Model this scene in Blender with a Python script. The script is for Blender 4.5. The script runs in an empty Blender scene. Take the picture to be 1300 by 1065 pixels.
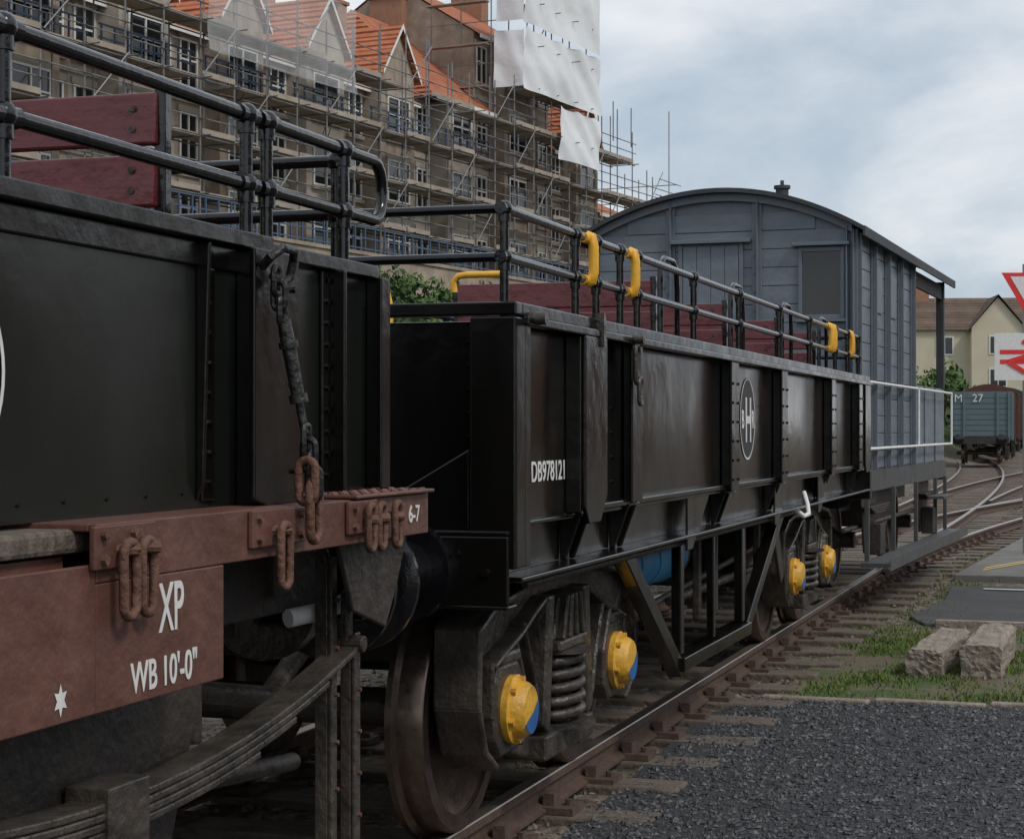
import bpy, math, random, bmesh
from mathutils import Vector, Matrix
random.seed(7)
R=random.random
def U(a,b): return a+(b-a)*R()
scene=bpy.context.scene
scene.view_settings.view_transform='Standard'
scene.view_settings.look='None'
scene.view_settings.exposure=0
# ---------------------------------------------------------------- materials
MATS={}
def mat(name,col,rough=0.6,metal=0.0,col2=None,nscale=4.0,bump=0.0,bscale=30.0,rvar=0.0,coat=0.0,contrast=0.25,stretch=None,spec=0.5,third=None):
    m=bpy.data.materials.new(name); m.use_nodes=True
    nt=m.node_tree; b=nt.nodes['Principled BSDF']
    b.inputs['Roughness'].default_value=rough; b.inputs['Metallic'].default_value=metal
    b.inputs['Coat Weight'].default_value=coat; b.inputs['Coat Roughness'].default_value=0.12
    b.inputs['Specular IOR Level'].default_value=spec
    tc=nt.nodes.new('ShaderNodeTexCoord'); src=tc.outputs['Object']
    if stretch:
        mp=nt.nodes.new('ShaderNodeMapping'); mp.inputs['Scale'].default_value=stretch
        nt.links.new(src,mp.inputs['Vector']); ssrc=mp.outputs['Vector']
    else: ssrc=src
    c1=tuple(col)+(1,)
    if col2 is None: col2=[min(1,c*1.5+0.004) for c in col]
    n=nt.nodes.new('ShaderNodeTexNoise'); n.inputs['Scale'].default_value=nscale; n.inputs['Detail'].default_value=8; n.inputs['Roughness'].default_value=0.62
    nt.links.new(ssrc,n.inputs['Vector'])
    r=nt.nodes.new('ShaderNodeValToRGB')
    r.color_ramp.elements[0].position=0.5-contrast; r.color_ramp.elements[1].position=0.5+contrast
    r.color_ramp.elements[0].color=c1; r.color_ramp.elements[1].color=tuple(col2)+(1,)
    if third:
        e=r.color_ramp.elements.new(0.5); e.color=tuple(third)+(1,)
    nt.links.new(n.outputs['Fac'],r.inputs['Fac']); nt.links.new(r.outputs['Color'],b.inputs['Base Color'])
    if rvar:
        mr=nt.nodes.new('ShaderNodeMapRange'); mr.inputs['From Min'].default_value=0.3; mr.inputs['From Max'].default_value=0.7
        mr.inputs['To Min'].default_value=max(0.03,rough-rvar); mr.inputs['To Max'].default_value=rough+rvar
        n3=nt.nodes.new('ShaderNodeTexNoise'); n3.inputs['Scale'].default_value=nscale*1.7; n3.inputs['Detail'].default_value=6
        nt.links.new(ssrc,n3.inputs['Vector'])
        nt.links.new(n3.outputs['Fac'],mr.inputs['Value']); nt.links.new(mr.outputs['Result'],b.inputs['Roughness'])
    if bump:
        n2=nt.nodes.new('ShaderNodeTexNoise'); n2.inputs['Scale'].default_value=bscale; n2.inputs['Detail'].default_value=6
        nt.links.new(src,n2.inputs['Vector'])
        bp=nt.nodes.new('ShaderNodeBump'); bp.inputs['Strength'].default_value=bump; bp.inputs['Distance'].default_value=0.02
        nt.links.new(n2.outputs['Fac'],bp.inputs['Height']); nt.links.new(bp.outputs['Normal'],b.inputs['Normal'])
    MATS[name]=m; return m
black=mat('black_gloss_paint',(0.0025,0.0025,0.0025),0.20,col2=(0.009,0.0075,0.006),nscale=2.5,bump=0.14,bscale=9,rvar=0.09,stretch=(1,1,0.35),spec=0.45)
black2=mat('black_side_paint',(0.0045,0.005,0.0045),0.20,col2=(0.042,0.026,0.017),nscale=1.1,bump=0.20,bscale=2.6,rvar=0.10,stretch=(1,1,0.7),spec=0.5,third=(0.009,0.0085,0.0075))
black1=mat('near_wagon_side_paint',(0.005,0.0065,0.005),0.24,col2=(0.017,0.020,0.016),nscale=1.2,bump=0.18,bscale=2.6,rvar=0.11,stretch=(1,1,0.4),spec=0.5,third=(0.009,0.011,0.009))
tubeb=mat('black_tube_paint',(0.003,0.003,0.004),0.13,nscale=20,coat=0.2,bump=0.12,bscale=30)
cast=mat('greasy_cast_steel',(0.018,0.0165,0.015),0.36,col2=(0.085,0.070,0.058),nscale=7,bump=0.5,bscale=30,rvar=0.15,contrast=0.2)
under=mat('underframe_dark',(0.014,0.012,0.011),0.55,col2=(0.055,0.042,0.033),nscale=6,bump=0.4,bscale=30)
brown=mat('bauxite_brown_paint',(0.095,0.038,0.027),0.5,col2=(0.185,0.088,0.066),nscale=4,bump=0.3,bscale=25,rvar=0.12,third=(0.125,0.052,0.038))
rust=mat('rusty_iron',(0.075,0.030,0.018),0.75,col2=(0.17,0.085,0.055),nscale=25,bump=0.5,bscale=60)
maroon=mat('maroon_wood_paint',(0.085,0.010,0.012),0.3,col2=(0.15,0.026,0.028),nscale=5,bump=0.45,bscale=14,stretch=(6,1,14),coat=0.15,rvar=.12)
yellow=mat('yellow_paint',(0.72,0.36,0.02),0.4,col2=(0.85,0.47,0.04),nscale=12,bump=0.15)
yellowd=mat('worn_yellow_paint',(0.50,0.26,0.04),0.45,col2=(0.80,0.45,0.05),nscale=14,bump=0.3,bscale=40,third=(0.72,0.39,0.04),contrast=.17)
bluep=mat('blue_paint',(0.02,0.10,0.30),0.45,nscale=10)
bluet=mat('blue_tank_paint',(0.03,0.22,0.42),0.5,nscale=6)
white=mat('white_paint',(0.64,0.64,0.61),0.5,col2=(0.80,0.80,0.78),nscale=22)
wheelm=mat('wheel_steel',(0.040,0.026,0.021),0.5,metal=0.3,col2=(0.12,0.07,0.05),nscale=9,bump=0.3,bscale=40)
tyre=mat('wheel_tread_steel',(0.13,0.10,0.085),0.32,metal=0.85,col2=(0.22,0.17,0.14),nscale=15,rvar=0.1)
railm=mat('rail_rust',(0.06,0.036,0.026),0.75,col2=(0.12,0.075,0.055),nscale=15,bump=0.3,bscale=50)
railtop=mat('rail_head_steel',(0.26,0.22,0.19),0.34,metal=0.8,col2=(0.40,0.35,0.31),nscale=6)
sleeper=mat('sleeper_timber',(0.05,0.038,0.03),0.9,col2=(0.20,0.16,0.125),nscale=6,bump=0.8,bscale=25,stretch=(8,1,3))
greyv=mat('grey_wood_paint',(0.120,0.145,0.175),0.45,col2=(0.178,0.205,0.238),nscale=2.2,bump=0.4,bscale=10,rvar=0.12,stretch=(1,1,3))
greyd=mat('grey_iron_strap',(0.118,0.14,0.168),0.45,nscale=8,col2=(0.145,0.17,0.198))
ufgrey=mat('grimy_underframe_grey',(0.045,0.047,0.05),0.6,col2=(0.10,0.10,0.10),nscale=6)
roofm=mat('grey_roof_felt',(0.030,0.034,0.038),0.7,col2=(0.06,0.065,0.07),nscale=3,bump=0.2)
glassd=mat('dark_glass',(0.008,0.010,0.012),0.08,nscale=2,coat=0.2)
teal=mat('grey_teal_paint',(0.085,0.13,0.145),0.6,col2=(0.125,0.175,0.19),nscale=1.5,stretch=(1,1,3))
redp=mat('red_oxide_paint',(0.075,0.025,0.018),0.6,nscale=3)
brownw=mat('brown_goods_paint',(0.06,0.04,0.028),0.7,nscale=3)
stone=mat('rubble_stone',(0.21,0.165,0.125),0.9,col2=(0.43,0.355,0.28),nscale=1.6,bump=0.6,bscale=3.5,third=(0.31,0.25,0.195))
render_w=mat('beige_render',(0.31,0.275,0.225),0.9,col2=(0.44,0.395,0.33),nscale=0.8,bump=0.2)
cream=mat('cream_render',(0.50,0.45,0.33),0.9,col2=(0.60,0.54,0.41),nscale=0.6)
def tiles(name,a,b_):
    m=mat(name,a,0.85,col2=b_,nscale=1.3,contrast=0.2)
    nt=m.node_tree; b=nt.nodes['Principled BSDF']
    tc=nt.nodes.new('ShaderNodeTexCoord'); w=nt.nodes.new('ShaderNodeTexWave'); w.bands_direction='Z'; w.wave_type='BANDS'; w.inputs['Scale'].default_value=1.3
    w2=nt.nodes.new('ShaderNodeTexWave'); w2.bands_direction='X'; w2.inputs['Scale'].default_value=1.0
    nt.links.new(tc.outputs['Object'],w.inputs['Vector']); nt.links.new(tc.outputs['Object'],w2.inputs['Vector'])
    ad=nt.nodes.new('ShaderNodeMath'); nt.links.new(w.outputs['Fac'],ad.inputs[0]); nt.links.new(w2.outputs['Fac'],ad.inputs[1])
    bp=nt.nodes.new('ShaderNodeBump'); bp.inputs['Distance'].default_value=0.15; bp.inputs['Strength'].default_value=0.8
    nt.links.new(ad.outputs[0],bp.inputs['Height']); nt.links.new(bp.outputs['Normal'],b.inputs['Normal'])
    return m
orange=tiles('orange_pantiles',(0.38,0.11,0.05),(0.56,0.21,0.10))
brtile=tiles('brown_tiles',(0.10,0.065,0.045),(0.16,0.11,0.08))
brick=mat('chimney_brick',(0.25,0.13,0.08),0.9,nscale=3)
poleM=mat('scaffold_tube',(0.13,0.135,0.145),0.5,metal=0.3,col2=(0.28,0.27,0.26),nscale=2)
plank=mat('scaffold_plank',(0.20,0.16,0.13),0.9,col2=(0.44,0.38,0.31),nscale=1.5,stretch=(0.5,1,1))
sheetw=mat('white_sheeting',(0.68,0.70,0.72),0.45,col2=(0.80,0.81,0.82),nscale=0.25,bump=0.5,bscale=0.6)
MATS['white_sheeting'].node_tree.nodes['Bump'].inputs['Distance'].default_value=.25
dark=mat('dark_interior',(0.01,0.01,0.01),0.9)
bluer=mat('blue_railing_paint',(0.035,0.065,0.12),0.5)
gravel=mat('dark_gravel',(0.018,0.019,0.022),0.85,col2=(0.095,0.095,0.10),nscale=70,bump=1.0,bscale=90,contrast=0.18,third=(0.04,0.041,0.045))
stoneA=mat('gravel_stone',(0.025,0.026,0.03),0.7,col2=(0.16,0.16,0.165),nscale=24,contrast=0.14,third=(0.052,0.053,0.058))
stoneB=mat('ballast_stone',(0.06,0.048,0.038),0.85,col2=(0.26,0.22,0.18),nscale=12,contrast=0.15)
asph=mat('asphalt',(0.04,0.04,0.042),0.85,col2=(0.085,0.085,0.083),nscale=2,bump=0.5,bscale=120)
pavem=mat('concrete_path',(0.11,0.105,0.10),0.9,col2=(0.20,0.19,0.175),nscale=3,bump=0.3,bscale=80)
conc=mat('weathered_concrete',(0.16,0.125,0.095),0.9,col2=(0.36,0.31,0.26),nscale=7,bump=0.9,bscale=30)
yline=mat('yellow_line_paint',(0.62,0.47,0.12),0.7,col2=(0.42,0.33,0.12),nscale=14)
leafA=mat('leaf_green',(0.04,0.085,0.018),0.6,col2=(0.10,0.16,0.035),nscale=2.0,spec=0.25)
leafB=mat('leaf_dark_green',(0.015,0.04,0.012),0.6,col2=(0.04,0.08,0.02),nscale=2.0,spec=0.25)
grassM=mat('grass_blade',(0.055,0.11,0.015),0.6,col2=(0.16,0.21,0.05),nscale=4,spec=0.25)
bark=mat('bark',(0.06,0.045,0.03),0.9)
redsign=mat('sign_red',(0.60,0.02,0.02),0.4)
greysign=mat('sign_grey_back',(0.3,0.3,0.3),0.5)
def ground_mat():
    m=bpy.data.materials.new('ground_soil_grass'); m.use_nodes=True; nt=m.node_tree; b=nt.nodes['Principled BSDF']; b.inputs['Roughness'].default_value=0.95
    b.inputs['Specular IOR Level'].default_value=0.2
    tc=nt.nodes.new('ShaderNodeTexCoord')
    def noise(s,d=8):
        n=nt.nodes.new('ShaderNodeTexNoise'); n.inputs['Scale'].default_value=s; n.inputs['Detail'].default_value=d; nt.links.new(tc.outputs['Object'],n.inputs['Vector']); return n
    def ramp(n,els):
        r=nt.nodes.new('ShaderNodeValToRGB'); e=r.color_ramp.elements
        e[0].position=els[0][0]; e[0].color=els[0][1]+(1,); e[1].position=els[-1][0]; e[1].color=els[-1][1]+(1,)
        for p,c in els[1:-1]:
            k=e.new(p); k.color=c+(1,)
        nt.links.new(n.outputs['Fac'],r.inputs['Fac']); return r
    soil=ramp(noise(14),[(0.32,(0.055,0.045,0.036)),(0.5,(0.15,0.125,0.10)),(0.7,(0.27,0.235,0.20))])
    gr=ramp(noise(0.6),[(0.35,(0.02,0.04,0.012)),(0.5,(0.05,0.08,0.022)),(0.68,(0.10,0.11,0.045))])
    sep=nt.nodes.new('ShaderNodeSeparateXYZ'); nt.links.new(tc.outputs['Object'],sep.inputs[0])
    mr=nt.nodes.new('ShaderNodeMapRange'); mr.inputs['From Min'].default_value=0.0; mr.inputs['From Max'].default_value=0.8
    nt.links.new(sep.outputs['Z'],mr.inputs['Value'])
    n2=noise(0.6,6); mr2=nt.nodes.new('ShaderNodeMapRange'); mr2.inputs['From Min'].default_value=0.56; mr2.inputs['From Max'].default_value=0.64
    nt.links.new(n2.outputs['Fac'],mr2.inputs['Value'])
    ml=nt.nodes.new('ShaderNodeMath'); ml.operation='MULTIPLY'; ml.inputs[1].default_value=0.6; nt.links.new(mr2.outputs['Result'],ml.inputs[0])
    mx=nt.nodes.new('ShaderNodeMath'); mx.operation='MAXIMUM'; nt.links.new(mr.outputs['Result'],mx.inputs[0]); nt.links.new(ml.outputs[0],mx.inputs[1])
    mix=nt.nodes.new('ShaderNodeMixRGB'); nt.links.new(mx.outputs[0],mix.inputs['Fac']); nt.links.new(soil.outputs['Color'],mix.inputs[1]); nt.links.new(gr.outputs['Color'],mix.inputs[2])
    nt.links.new(mix.outputs['Color'],b.inputs['Base Color'])
    bp=nt.nodes.new('ShaderNodeBump'); bp.inputs['Strength'].default_value=0.9; bp.inputs['Distance'].default_value=0.03
    nt.links.new(noise(28).outputs['Fac'],bp.inputs['Height']); nt.links.new(bp.outputs['Normal'],b.inputs['Normal'])
    return m
groundM=ground_mat()
mossM=mat('mossy_soil',(0.13,0.10,0.075),0.95,col2=(0.05,0.09,0.02),nscale=2.6,bump=0.8,bscale=40,contrast=0.09,third=(0.12,0.105,0.06))
# ---------------------------------------------------------------- builders
def root(name,loc=(0,0,0),rz=0.0):
    e=bpy.data.objects.new(name,None); e.location=loc; e.rotation_euler=(0,0,rz); e.empty_display_size=0.3
    scene.collection.objects.link(e); return e
class P:
    def __init__(s,par,name,m,smooth=False,bevel=0.0):
        s.par=par;s.name=name;s.m=m;s.smooth=smooth;s.bevel=bevel;s.v=[];s.f=[]
    def raw(s,vs,fs):
        o=len(s.v); s.v+= [tuple(v) for v in vs]; s.f+=[tuple(i+o for i in f) for f in fs]; return s
    def box(s,x0,x1,y0,y1,z0,z1):
        return s.raw([(x0,y0,z0),(x1,y0,z0),(x1,y1,z0),(x0,y1,z0),(x0,y0,z1),(x1,y0,z1),(x1,y1,z1),(x0,y1,z1)],
          [(0,3,2,1),(4,5,6,7),(0,1,5,4),(1,2,6,5),(2,3,7,6),(3,0,4,7)])
    def obox(s,c,sx,sy,sz,rz=0,ry=0,rx=0):
        M=Matrix.Rotation(rz,3,'Z')@Matrix.Rotation(ry,3,'Y')@Matrix.Rotation(rx,3,'X')
        vs=[]
        for dz in(-.5,.5):
            for dx,dy in((-.5,-.5),(.5,-.5),(.5,.5),(-.5,.5)):
                vs.append(tuple(Vector(c)+M@Vector((dx*sx,dy*sy,dz*sz))))
        return s.raw(vs,[(0,3,2,1),(4,5,6,7),(0,1,5,4),(1,2,6,5),(2,3,7,6),(3,0,4,7)])
    def cyl(s,a,b,r,n=12,r2=None,caps=True):
        a=Vector(a);b=Vector(b);d=(b-a).normalized()
        up=Vector((0,0,1)) if abs(d.z)<0.95 else Vector((1,0,0))
        u=d.cross(up).normalized();w=d.cross(u)
        if r2 is None:r2=r
        vs=[];fs=[]
        for k in range(n):
            t=2*math.pi*k/n; q=u*math.cos(t)+w*math.sin(t); vs.append(a+q*r); vs.append(b+q*r2)
        for k in range(n):
            i=2*k;j=2*((k+1)%n); fs.append((i,j,j+1,i+1))
        if caps: fs.append(tuple(2*k for k in range(n))[::-1]); fs.append(tuple(2*k+1 for k in range(n)))
        return s.raw(vs,fs)
    def tube(s,pts,r,n=12,closed=False,ry=None):
        pts=[Vector(p) for p in pts];N=len(pts);vs=[];fs=[];prev=None
        for i,p in enumerate(pts):
            if closed: d=(pts[(i+1)%N]-pts[i-1]).normalized()
            else: d=(pts[min(i+1,N-1)]-pts[max(i-1,0)]).normalized()
            if prev is None:
                up=Vector((0,0,1)) if abs(d.z)<0.9 else Vector((0,1,0)); u=d.cross(up).normalized()
            else:
                u=(prev-d*prev.dot(d)).normalized()
            prev=u;w=d.cross(u)
            for k in range(n):
                t=2*math.pi*k/n; vs.append(p+u*r*math.cos(t)+w*(ry or r)*math.sin(t))
        for i in range(N if closed else N-1):
            for k in range(n):
                a=i*n+k;b=i*n+(k+1)%n;c=((i+1)%N)*n+(k+1)%n;e=((i+1)%N)*n+k; fs.append((a,b,c,e))
        if not closed:
            fs.append(tuple(range(n))[::-1]); fs.append(tuple((N-1)*n+k for k in range(n)))
        return s.raw(vs,fs)
    def sph(s,c,r,n=12,m=8,sc=(1,1,1)):
        vs=[(c[0],c[1],c[2]+r*sc[2])];fs=[]
        for i in range(1,m):
            ph=math.pi*i/m
            for k in range(n):
                t=2*math.pi*k/n; vs.append((c[0]+sc[0]*r*math.sin(ph)*math.cos(t),c[1]+sc[1]*r*math.sin(ph)*math.sin(t),c[2]+sc[2]*r*math.cos(ph)))
        vs.append((c[0],c[1],c[2]-r*sc[2]))
        for k in range(n): fs.append((0,1+k,1+(k+1)%n))
        for i in range(m-2):
            for k in range(n): a=1+i*n+k;b=1+i*n+(k+1)%n; fs.append((a,a+n,b+n,b))
        L=len(vs)-1
        for k in range(n): fs.append((L,L-n+(k+1)%n,L-n+k))
        return s.raw(vs,fs)
    def prismY(s,poly,y0,y1):
        n=len(poly); vs=[(x,y0,z) for x,z in poly]+[(x,y1,z) for x,z in poly]
        fs=[tuple(range(n)),tuple(range(2*n-1,n-1,-1))]+[(i,i+n,(i+1)%n+n,(i+1)%n) for i in range(n)]
        return s.raw(vs,fs)
    def prismX(s,poly,x0,x1):
        n=len(poly); vs=[(x0,y,z) for y,z in poly]+[(x1,y,z) for y,z in poly]
        fs=[tuple(range(n)),tuple(range(2*n-1,n-1,-1))]+[(i,i+n,(i+1)%n+n,(i+1)%n) for i in range(n)]
        return s.raw(vs,fs)
    def lathe(s,prof,c,axis='Y',n=32):
        vs=[];fs=[];m=len(prof)
        for k in range(n):
            t=2*math.pi*k/n
            for r,a in prof:
                if axis=='Y': vs.append((c[0]+r*math.cos(t),c[1]+a,c[2]+r*math.sin(t)))
                else: vs.append((c[0]+a,c[1]+r*math.cos(t),c[2]+r*math.sin(t)))
        for k in range(n):
            for j in range(m-1):
                a=k*m+j;b=((k+1)%n)*m+j; fs.append((a,b,b+1,a+1))
        return s.raw(vs,fs)
    def done(s):
        me=bpy.data.meshes.new(s.name); me.from_pydata(s.v,[],s.f); me.materials.append(s.m)
        if len(s.f)<60000:
            bm=bmesh.new(); bm.from_mesh(me); bmesh.ops.recalc_face_normals(bm,faces=bm.faces); bm.to_mesh(me); bm.free()
        if s.smooth:
            for p in me.polygons: p.use_smooth=True
        o=bpy.data.objects.new(s.name,me); scene.collection.objects.link(o)
        if s.par: o.parent=s.par
        if s.smooth:
            try: me.set_sharp_from_angle(angle=math.radians(40))
            except Exception: pass
        if s.bevel:
            b=o.modifiers.new('bevel','BEVEL'); b.width=s.bevel; b.segments=2; b.limit_method='ANGLE'
        return o
def text(par,name,body,loc,size,m,sx=1.0,rot=(math.pi/2,0,0),bold=0.0):
    c=bpy.data.curves.new(name,'FONT'); c.body=body; c.size=size; c.extrude=0.0008; c.offset=bold; c.materials.append(m)
    o=bpy.data.objects.new(name,c); o.location=loc; o.rotation_euler=rot; o.scale=(sx,1,1); scene.collection.objects.link(o); o.parent=par; return o
def bolts(p,pts,r=0.012,h=0.012,ax='Y'):
    for x,y,z in pts:
        if ax=='Y': p.cyl((x,y+0.003,z),(x,y-h,z),r,6)
        else: p.cyl((x+0.003,y,z),(x-h,y,z),r,6)
# ---------------------------------------------------------------- terrain
def sst(t):
    t=max(0,min(1,t)); return t*t*(3-2*t)
FX,FY=85.3,28.8; CA=math.radians(-8.1); ca,sa=math.cos(CA),math.sin(CA)
def fac(x,y):
    dx,dy=x-FX,y-FY; return ca*dx+sa*dy, -sa*dx+ca*dy
def terr(x,y):
    u,v=fac(x,y)
    h=6.6*sst((v+23)/17)*sst((60-u)/30)+1.55*sst((v+4.6)/.8)*sst((60-u)/30)
    return -0.18+h
def axis_pts(lo,hi,c0,c1,st,g=1.25):
    a=[];x=c0
    while x<=c1: a.append(x); x+=st
    s=st;x=a[-1]
    while x<hi: s*=g; x+=s; a.append(x)
    s=st;x=c0
    while x>lo: s*=g; x-=s; a.insert(0,x)
    return a
xs=axis_pts(-900,2500,-10,150,1.6); ys=axis_pts(-1500,1500,-20,60,1.6)
g=P(None,'ground',groundM,smooth=True)
nx,ny=len(xs),len(ys)
g.v=[(x,y,terr(x,y)) for x in xs for y in ys]
g.f=[(i*ny+j,(i+1)*ny+j,(i+1)*ny+j+1,i*ny+j+1) for i in range(nx-1) for j in range(ny-1)]
g.done()
# ---------------------------------------------------------------- tracks
TY=3.12
def curve_c(x): return (x, TY-((x-16)**2)/300 if x>16 else TY)
def straight_c(x): return (x, TY+((x-30)**2)/1300 if x>30 else TY)
def track(name,fn,x0,x1,zoff=0.0,chairs_to=30):
    rt=root(name)
    sl=P(rt,'sleepers',sleeper,bevel=0.012); ch=P(rt,'rail_chairs',railm)
    rl=P(rt,'rails',railm); rh=P(rt,'rail_heads',railtop)
    x=x0
    while x<min(x1,140):
        c=fn(x);d=fn(x+0.1);a=math.atan2(d[1]-c[1],d[0]-c[0])
        sl.obox((c[0]+U(-.03,.03),c[1]+U(-.06,.06),-0.20+zoff+U(-.006,.006)),0.25,2.6,0.12,rz=a+U(-.015,.015))
        if x<chairs_to:
            for sgn in(-1,1):
                q=sgn*0.753
                px,py=c[0]-math.sin(a)*q,c[1]+math.cos(a)*q
                ch.obox((px,py,-0.128+zoff),0.18,0.36,0.03,rz=a)
                for s2 in(-1,1):
                    ex,ey=px-math.sin(a)*0.06*s2,py+math.cos(a)*0.06*s2
                    ch.obox((ex,ey,-0.09+zoff),0.10,0.05,0.06,rz=a)
                    ex,ey=px-math.sin(a)*0.14*s2,py+math.cos(a)*0.14*s2
                    ch.cyl((ex,ey,-.12+zoff),(ex,ey,-.088+zoff),0.018,6)
        x+=0.70
    prof=[(-.06,-.135),(.06,-.135),(.06,-.12),(.011,-.105),(.011,-.045),(.035,-.038),(.035,-.006),(-.035,-.006),(-.035,-.038),(-.011,-.045),(-.011,-.105),(-.06,-.12)]
    hp=[(-.033,-.006),(.033,-.006),(.030,0.0),(-.030,0.0)]
    for sgn in(-1,1):
        for PP,pr in((rl,prof),(rh,hp)):
            xs_=[];x=x0
            while x<x1: xs_.append(x); x+=1.0 if x<60 else 4.0
            vs=[];fs=[];n=len(pr)
            for x in xs_:
                c=fn(x);d=fn(x+0.1);a=math.atan2(d[1]-c[1],d[0]-c[0])
                for q,z in pr:
                    w=sgn*0.753+q
                    vs.append((c[0]-math.sin(a)*w,c[1]+math.cos(a)*w,z+zoff))
            for i in range(len(xs_)-1):
                for k in range(n):
                    fs.append((i*n+k,i*n+(k+1)%n,(i+1)*n+(k+1)%n,(i+1)*n+k))
            fs.append(tuple(range(n)))
            PP.raw(vs,fs)
    for p in(sl,ch,rl,rh): p.done()
track('railway_track',straight_c,-4,230)
track('railway_track',curve_c,20.8,120,zoff=-0.004)
track('railway_track',lambda x:(x,TY+4.2+((x-30)**2)/1300 if x>30 else TY+4.2),30,200,zoff=0.0,chairs_to=0)
track('railway_track',lambda x:(x,straight_c(x)[1]-((x-34)**2)/520),41,150,zoff=-0.008,chairs_to=0)
track('railway_track',lambda x:(x,curve_c(x)[1]+((x-30)**2)/700),37,95,zoff=-0.012,chairs_to=0)
# ---------------------------------------------------------------- gravel & paths
def stones(name,m,n,reg,zf,smin,smax):
    p=P(None,name,m)
    for k in range(n):
        x,y=U(reg[0],reg[1]),U(reg[2],reg[3])
        s=smin+(smax-smin)*R()**2.2
        z=zf(x,y)+s*0.15
        a=U(0,6.28);c,sn=math.cos(a),math.sin(a)
        e=[s*U(.7,1.3),s*U(.5,.95),s*U(.4,.8)]
        base=[(e[0],0,U(-.2,.2)*s),(0,e[1],U(-.2,.2)*s),(-e[0]*U(.7,1),0,0),(0,-e[1]*U(.7,1),0),(U(-.4,.4)*s,U(-.3,.3)*s,e[2]),(0,0,-e[2])]
        p.raw([(x+c*b[0]-sn*b[1],y+sn*b[0]+c*b[1],z+b[2]) for b in base],[(0,1,4),(1,2,4),(2,3,4),(3,0,4),(1,0,5),(2,1,5),(3,2,5),(0,3,5)])
    return p.done()
pad=P(None,'gravel_ground',gravel); 
pad.raw([(-12,-25,-.15),(11.75,-25,-.15),(11.75,0.2,-.15),(11.45,2.0,-.15),(10.9,2.25,-.15),(4,2.0,-.15),(-12,2.0,-.15)],[(0,1,2,3,4,5,6)])
pad.done()
stones('loose_gravel',stoneA,26000,(6.3,11.65,-1.2,2.15),lambda x,y:-0.15,0.006,0.024)
stones('track_ballast',stoneB,9000,(5.5,26,1.3,4.9),lambda x,y:-0.18,0.012,0.04)
stones('track_ballast',stoneB,5000,(24,60,-3.5,6.5),lambda x,y:-0.18,0.02,0.06)
kb=root('edging_kerb'); k1=P(kb,'kerb_stones',conc,bevel=0.01)
for i in range(7):
    y0=2.05-0.36*i*1.9; k1.obox((11.62+i*0.05,y0-0.34,-.155),0.09,0.66,0.05,rz=math.radians(-4+U(-1.5,1.5)))
k1.done()
pt=P(None,'grass_patch',mossM)
pt.raw([(11.75,-6,-.165),(16.2,-6,-.165),(16.3,1.3,-.165),(15.6,1.75,-.165),(13.5,2.0,-.165),(11.75,2.0,-.165)],[(0,1,2,3,4,5)]); pt.done()
gb=P(None,'grass',grassM)
def blade(x,y,h,z0):
    a=U(0,6.28);w=0.003+R()*0.004; l=h*U(.3,1.0);b=U(0,6.28)
    dx,dy=math.cos(a)*w,math.sin(a)*w; lx,ly=math.cos(b)*l,math.sin(b)*l
    gb.raw([(x-dx,y-dy,z0),(x+dx,y+dy,z0),(x+dx*.6+lx*.4,y+dy*.6+ly*.4,z0+h*.6),(x-dx*.6+lx*.4,y-dy*.6+ly*.4,z0+h*.6),(x+lx,y+ly,z0+h)],[(0,1,2,3),(3,2,4)])
for c in range(1400):
    x=U(11.8,16.2);y=U(-2.5,1.9)
    f=math.sin(x*2.1+1.3)*math.cos(y*2.7+x)+0.5*math.sin(y*5+x*3)
    if f<-0.1 and R()<0.85: continue
    for k in range(int(U(14,40))): blade(x+random.gauss(0,.09),y+random.gauss(0,.09),U(.01,.04),-.166)
for c in range(200):
    x=U(14,26);y=U(1.3,2.0)
    if R()<0.5:
        for k in range(int(U(10,25))): blade(x+random.gauss(0,.07),y+random.gauss(0,.07),U(.015,.06),-.18)
for c in range(140):
    x=U(16,40);y=U(0.2,1.6)-((x-16)**2)/300 if x>21 else U(1.0,1.7)
    for k in range(int(U(10,22))): blade(x+random.gauss(0,.12),y+random.gauss(0,.12),U(.03,.08),-.18)
gb.done()
pth=root('asphalt_footpath')
a1=P(pth,'asphalt_slab',asph,bevel=0.015)
a1.raw([(16.5,1.50,-.15),(17.1,1.68,-.15),(18.6,1.50,-.13),(20.2,1.56,-.12),(20.2,-8,-.12),(16.5,-8,-.15),(16.5,1.50,-.3),(17.1,1.68,-.3),(18.6,1.50,-.3),(20.2,1.56,-.3),(20.2,-8,-.3),(16.5,-8,-.3)],[(0,1,2,3,4,5),(0,6,7,1),(1,7,8,2),(2,8,9,3),(3,9,10,4),(5,11,6,0)]); a1.done()
a2=P(pth,'kerb_edge',conc,bevel=0.01); a2.obox((16.44,-3.2,-.15),.08,9.2,.08); a2.done()
a3=P(pth,'painted_line',white); a3.raw([(19.7,1.2,-.110),(19.78,1.2,-.110),(19.5,-3,-.110),(19.42,-3,-.110)],[(0,1,2,3)]); a3.done()
rd=root('level_crossing_road')
b1=P(rd,'road_surface',pavem,bevel=0.01)
b1.raw([(21.4,1.62,-.10),(29.5,1.10,-.06),(29.5,-20,-.06),(21.4,-20,-.10),(21.4,1.62,-.3),(29.5,1.10,-.3),(29.5,-20,-.3),(21.4,-20,-.3)],[(0,1,2,3),(0,4,5,1),(3,7,4,0),(1,5,6,2)]); b1.done()
b2=P(rd,'yellow_lines',yline)
for o in(0,.35):
    b2.raw([(22.0+o,1.35,-.092),(22.18+o,1.35,-.092),(28.9+o*.6,-.9,-.056),(28.72+o*.6,-.9,-.056)],[(0,1,2,3)])
b2.done()
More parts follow.
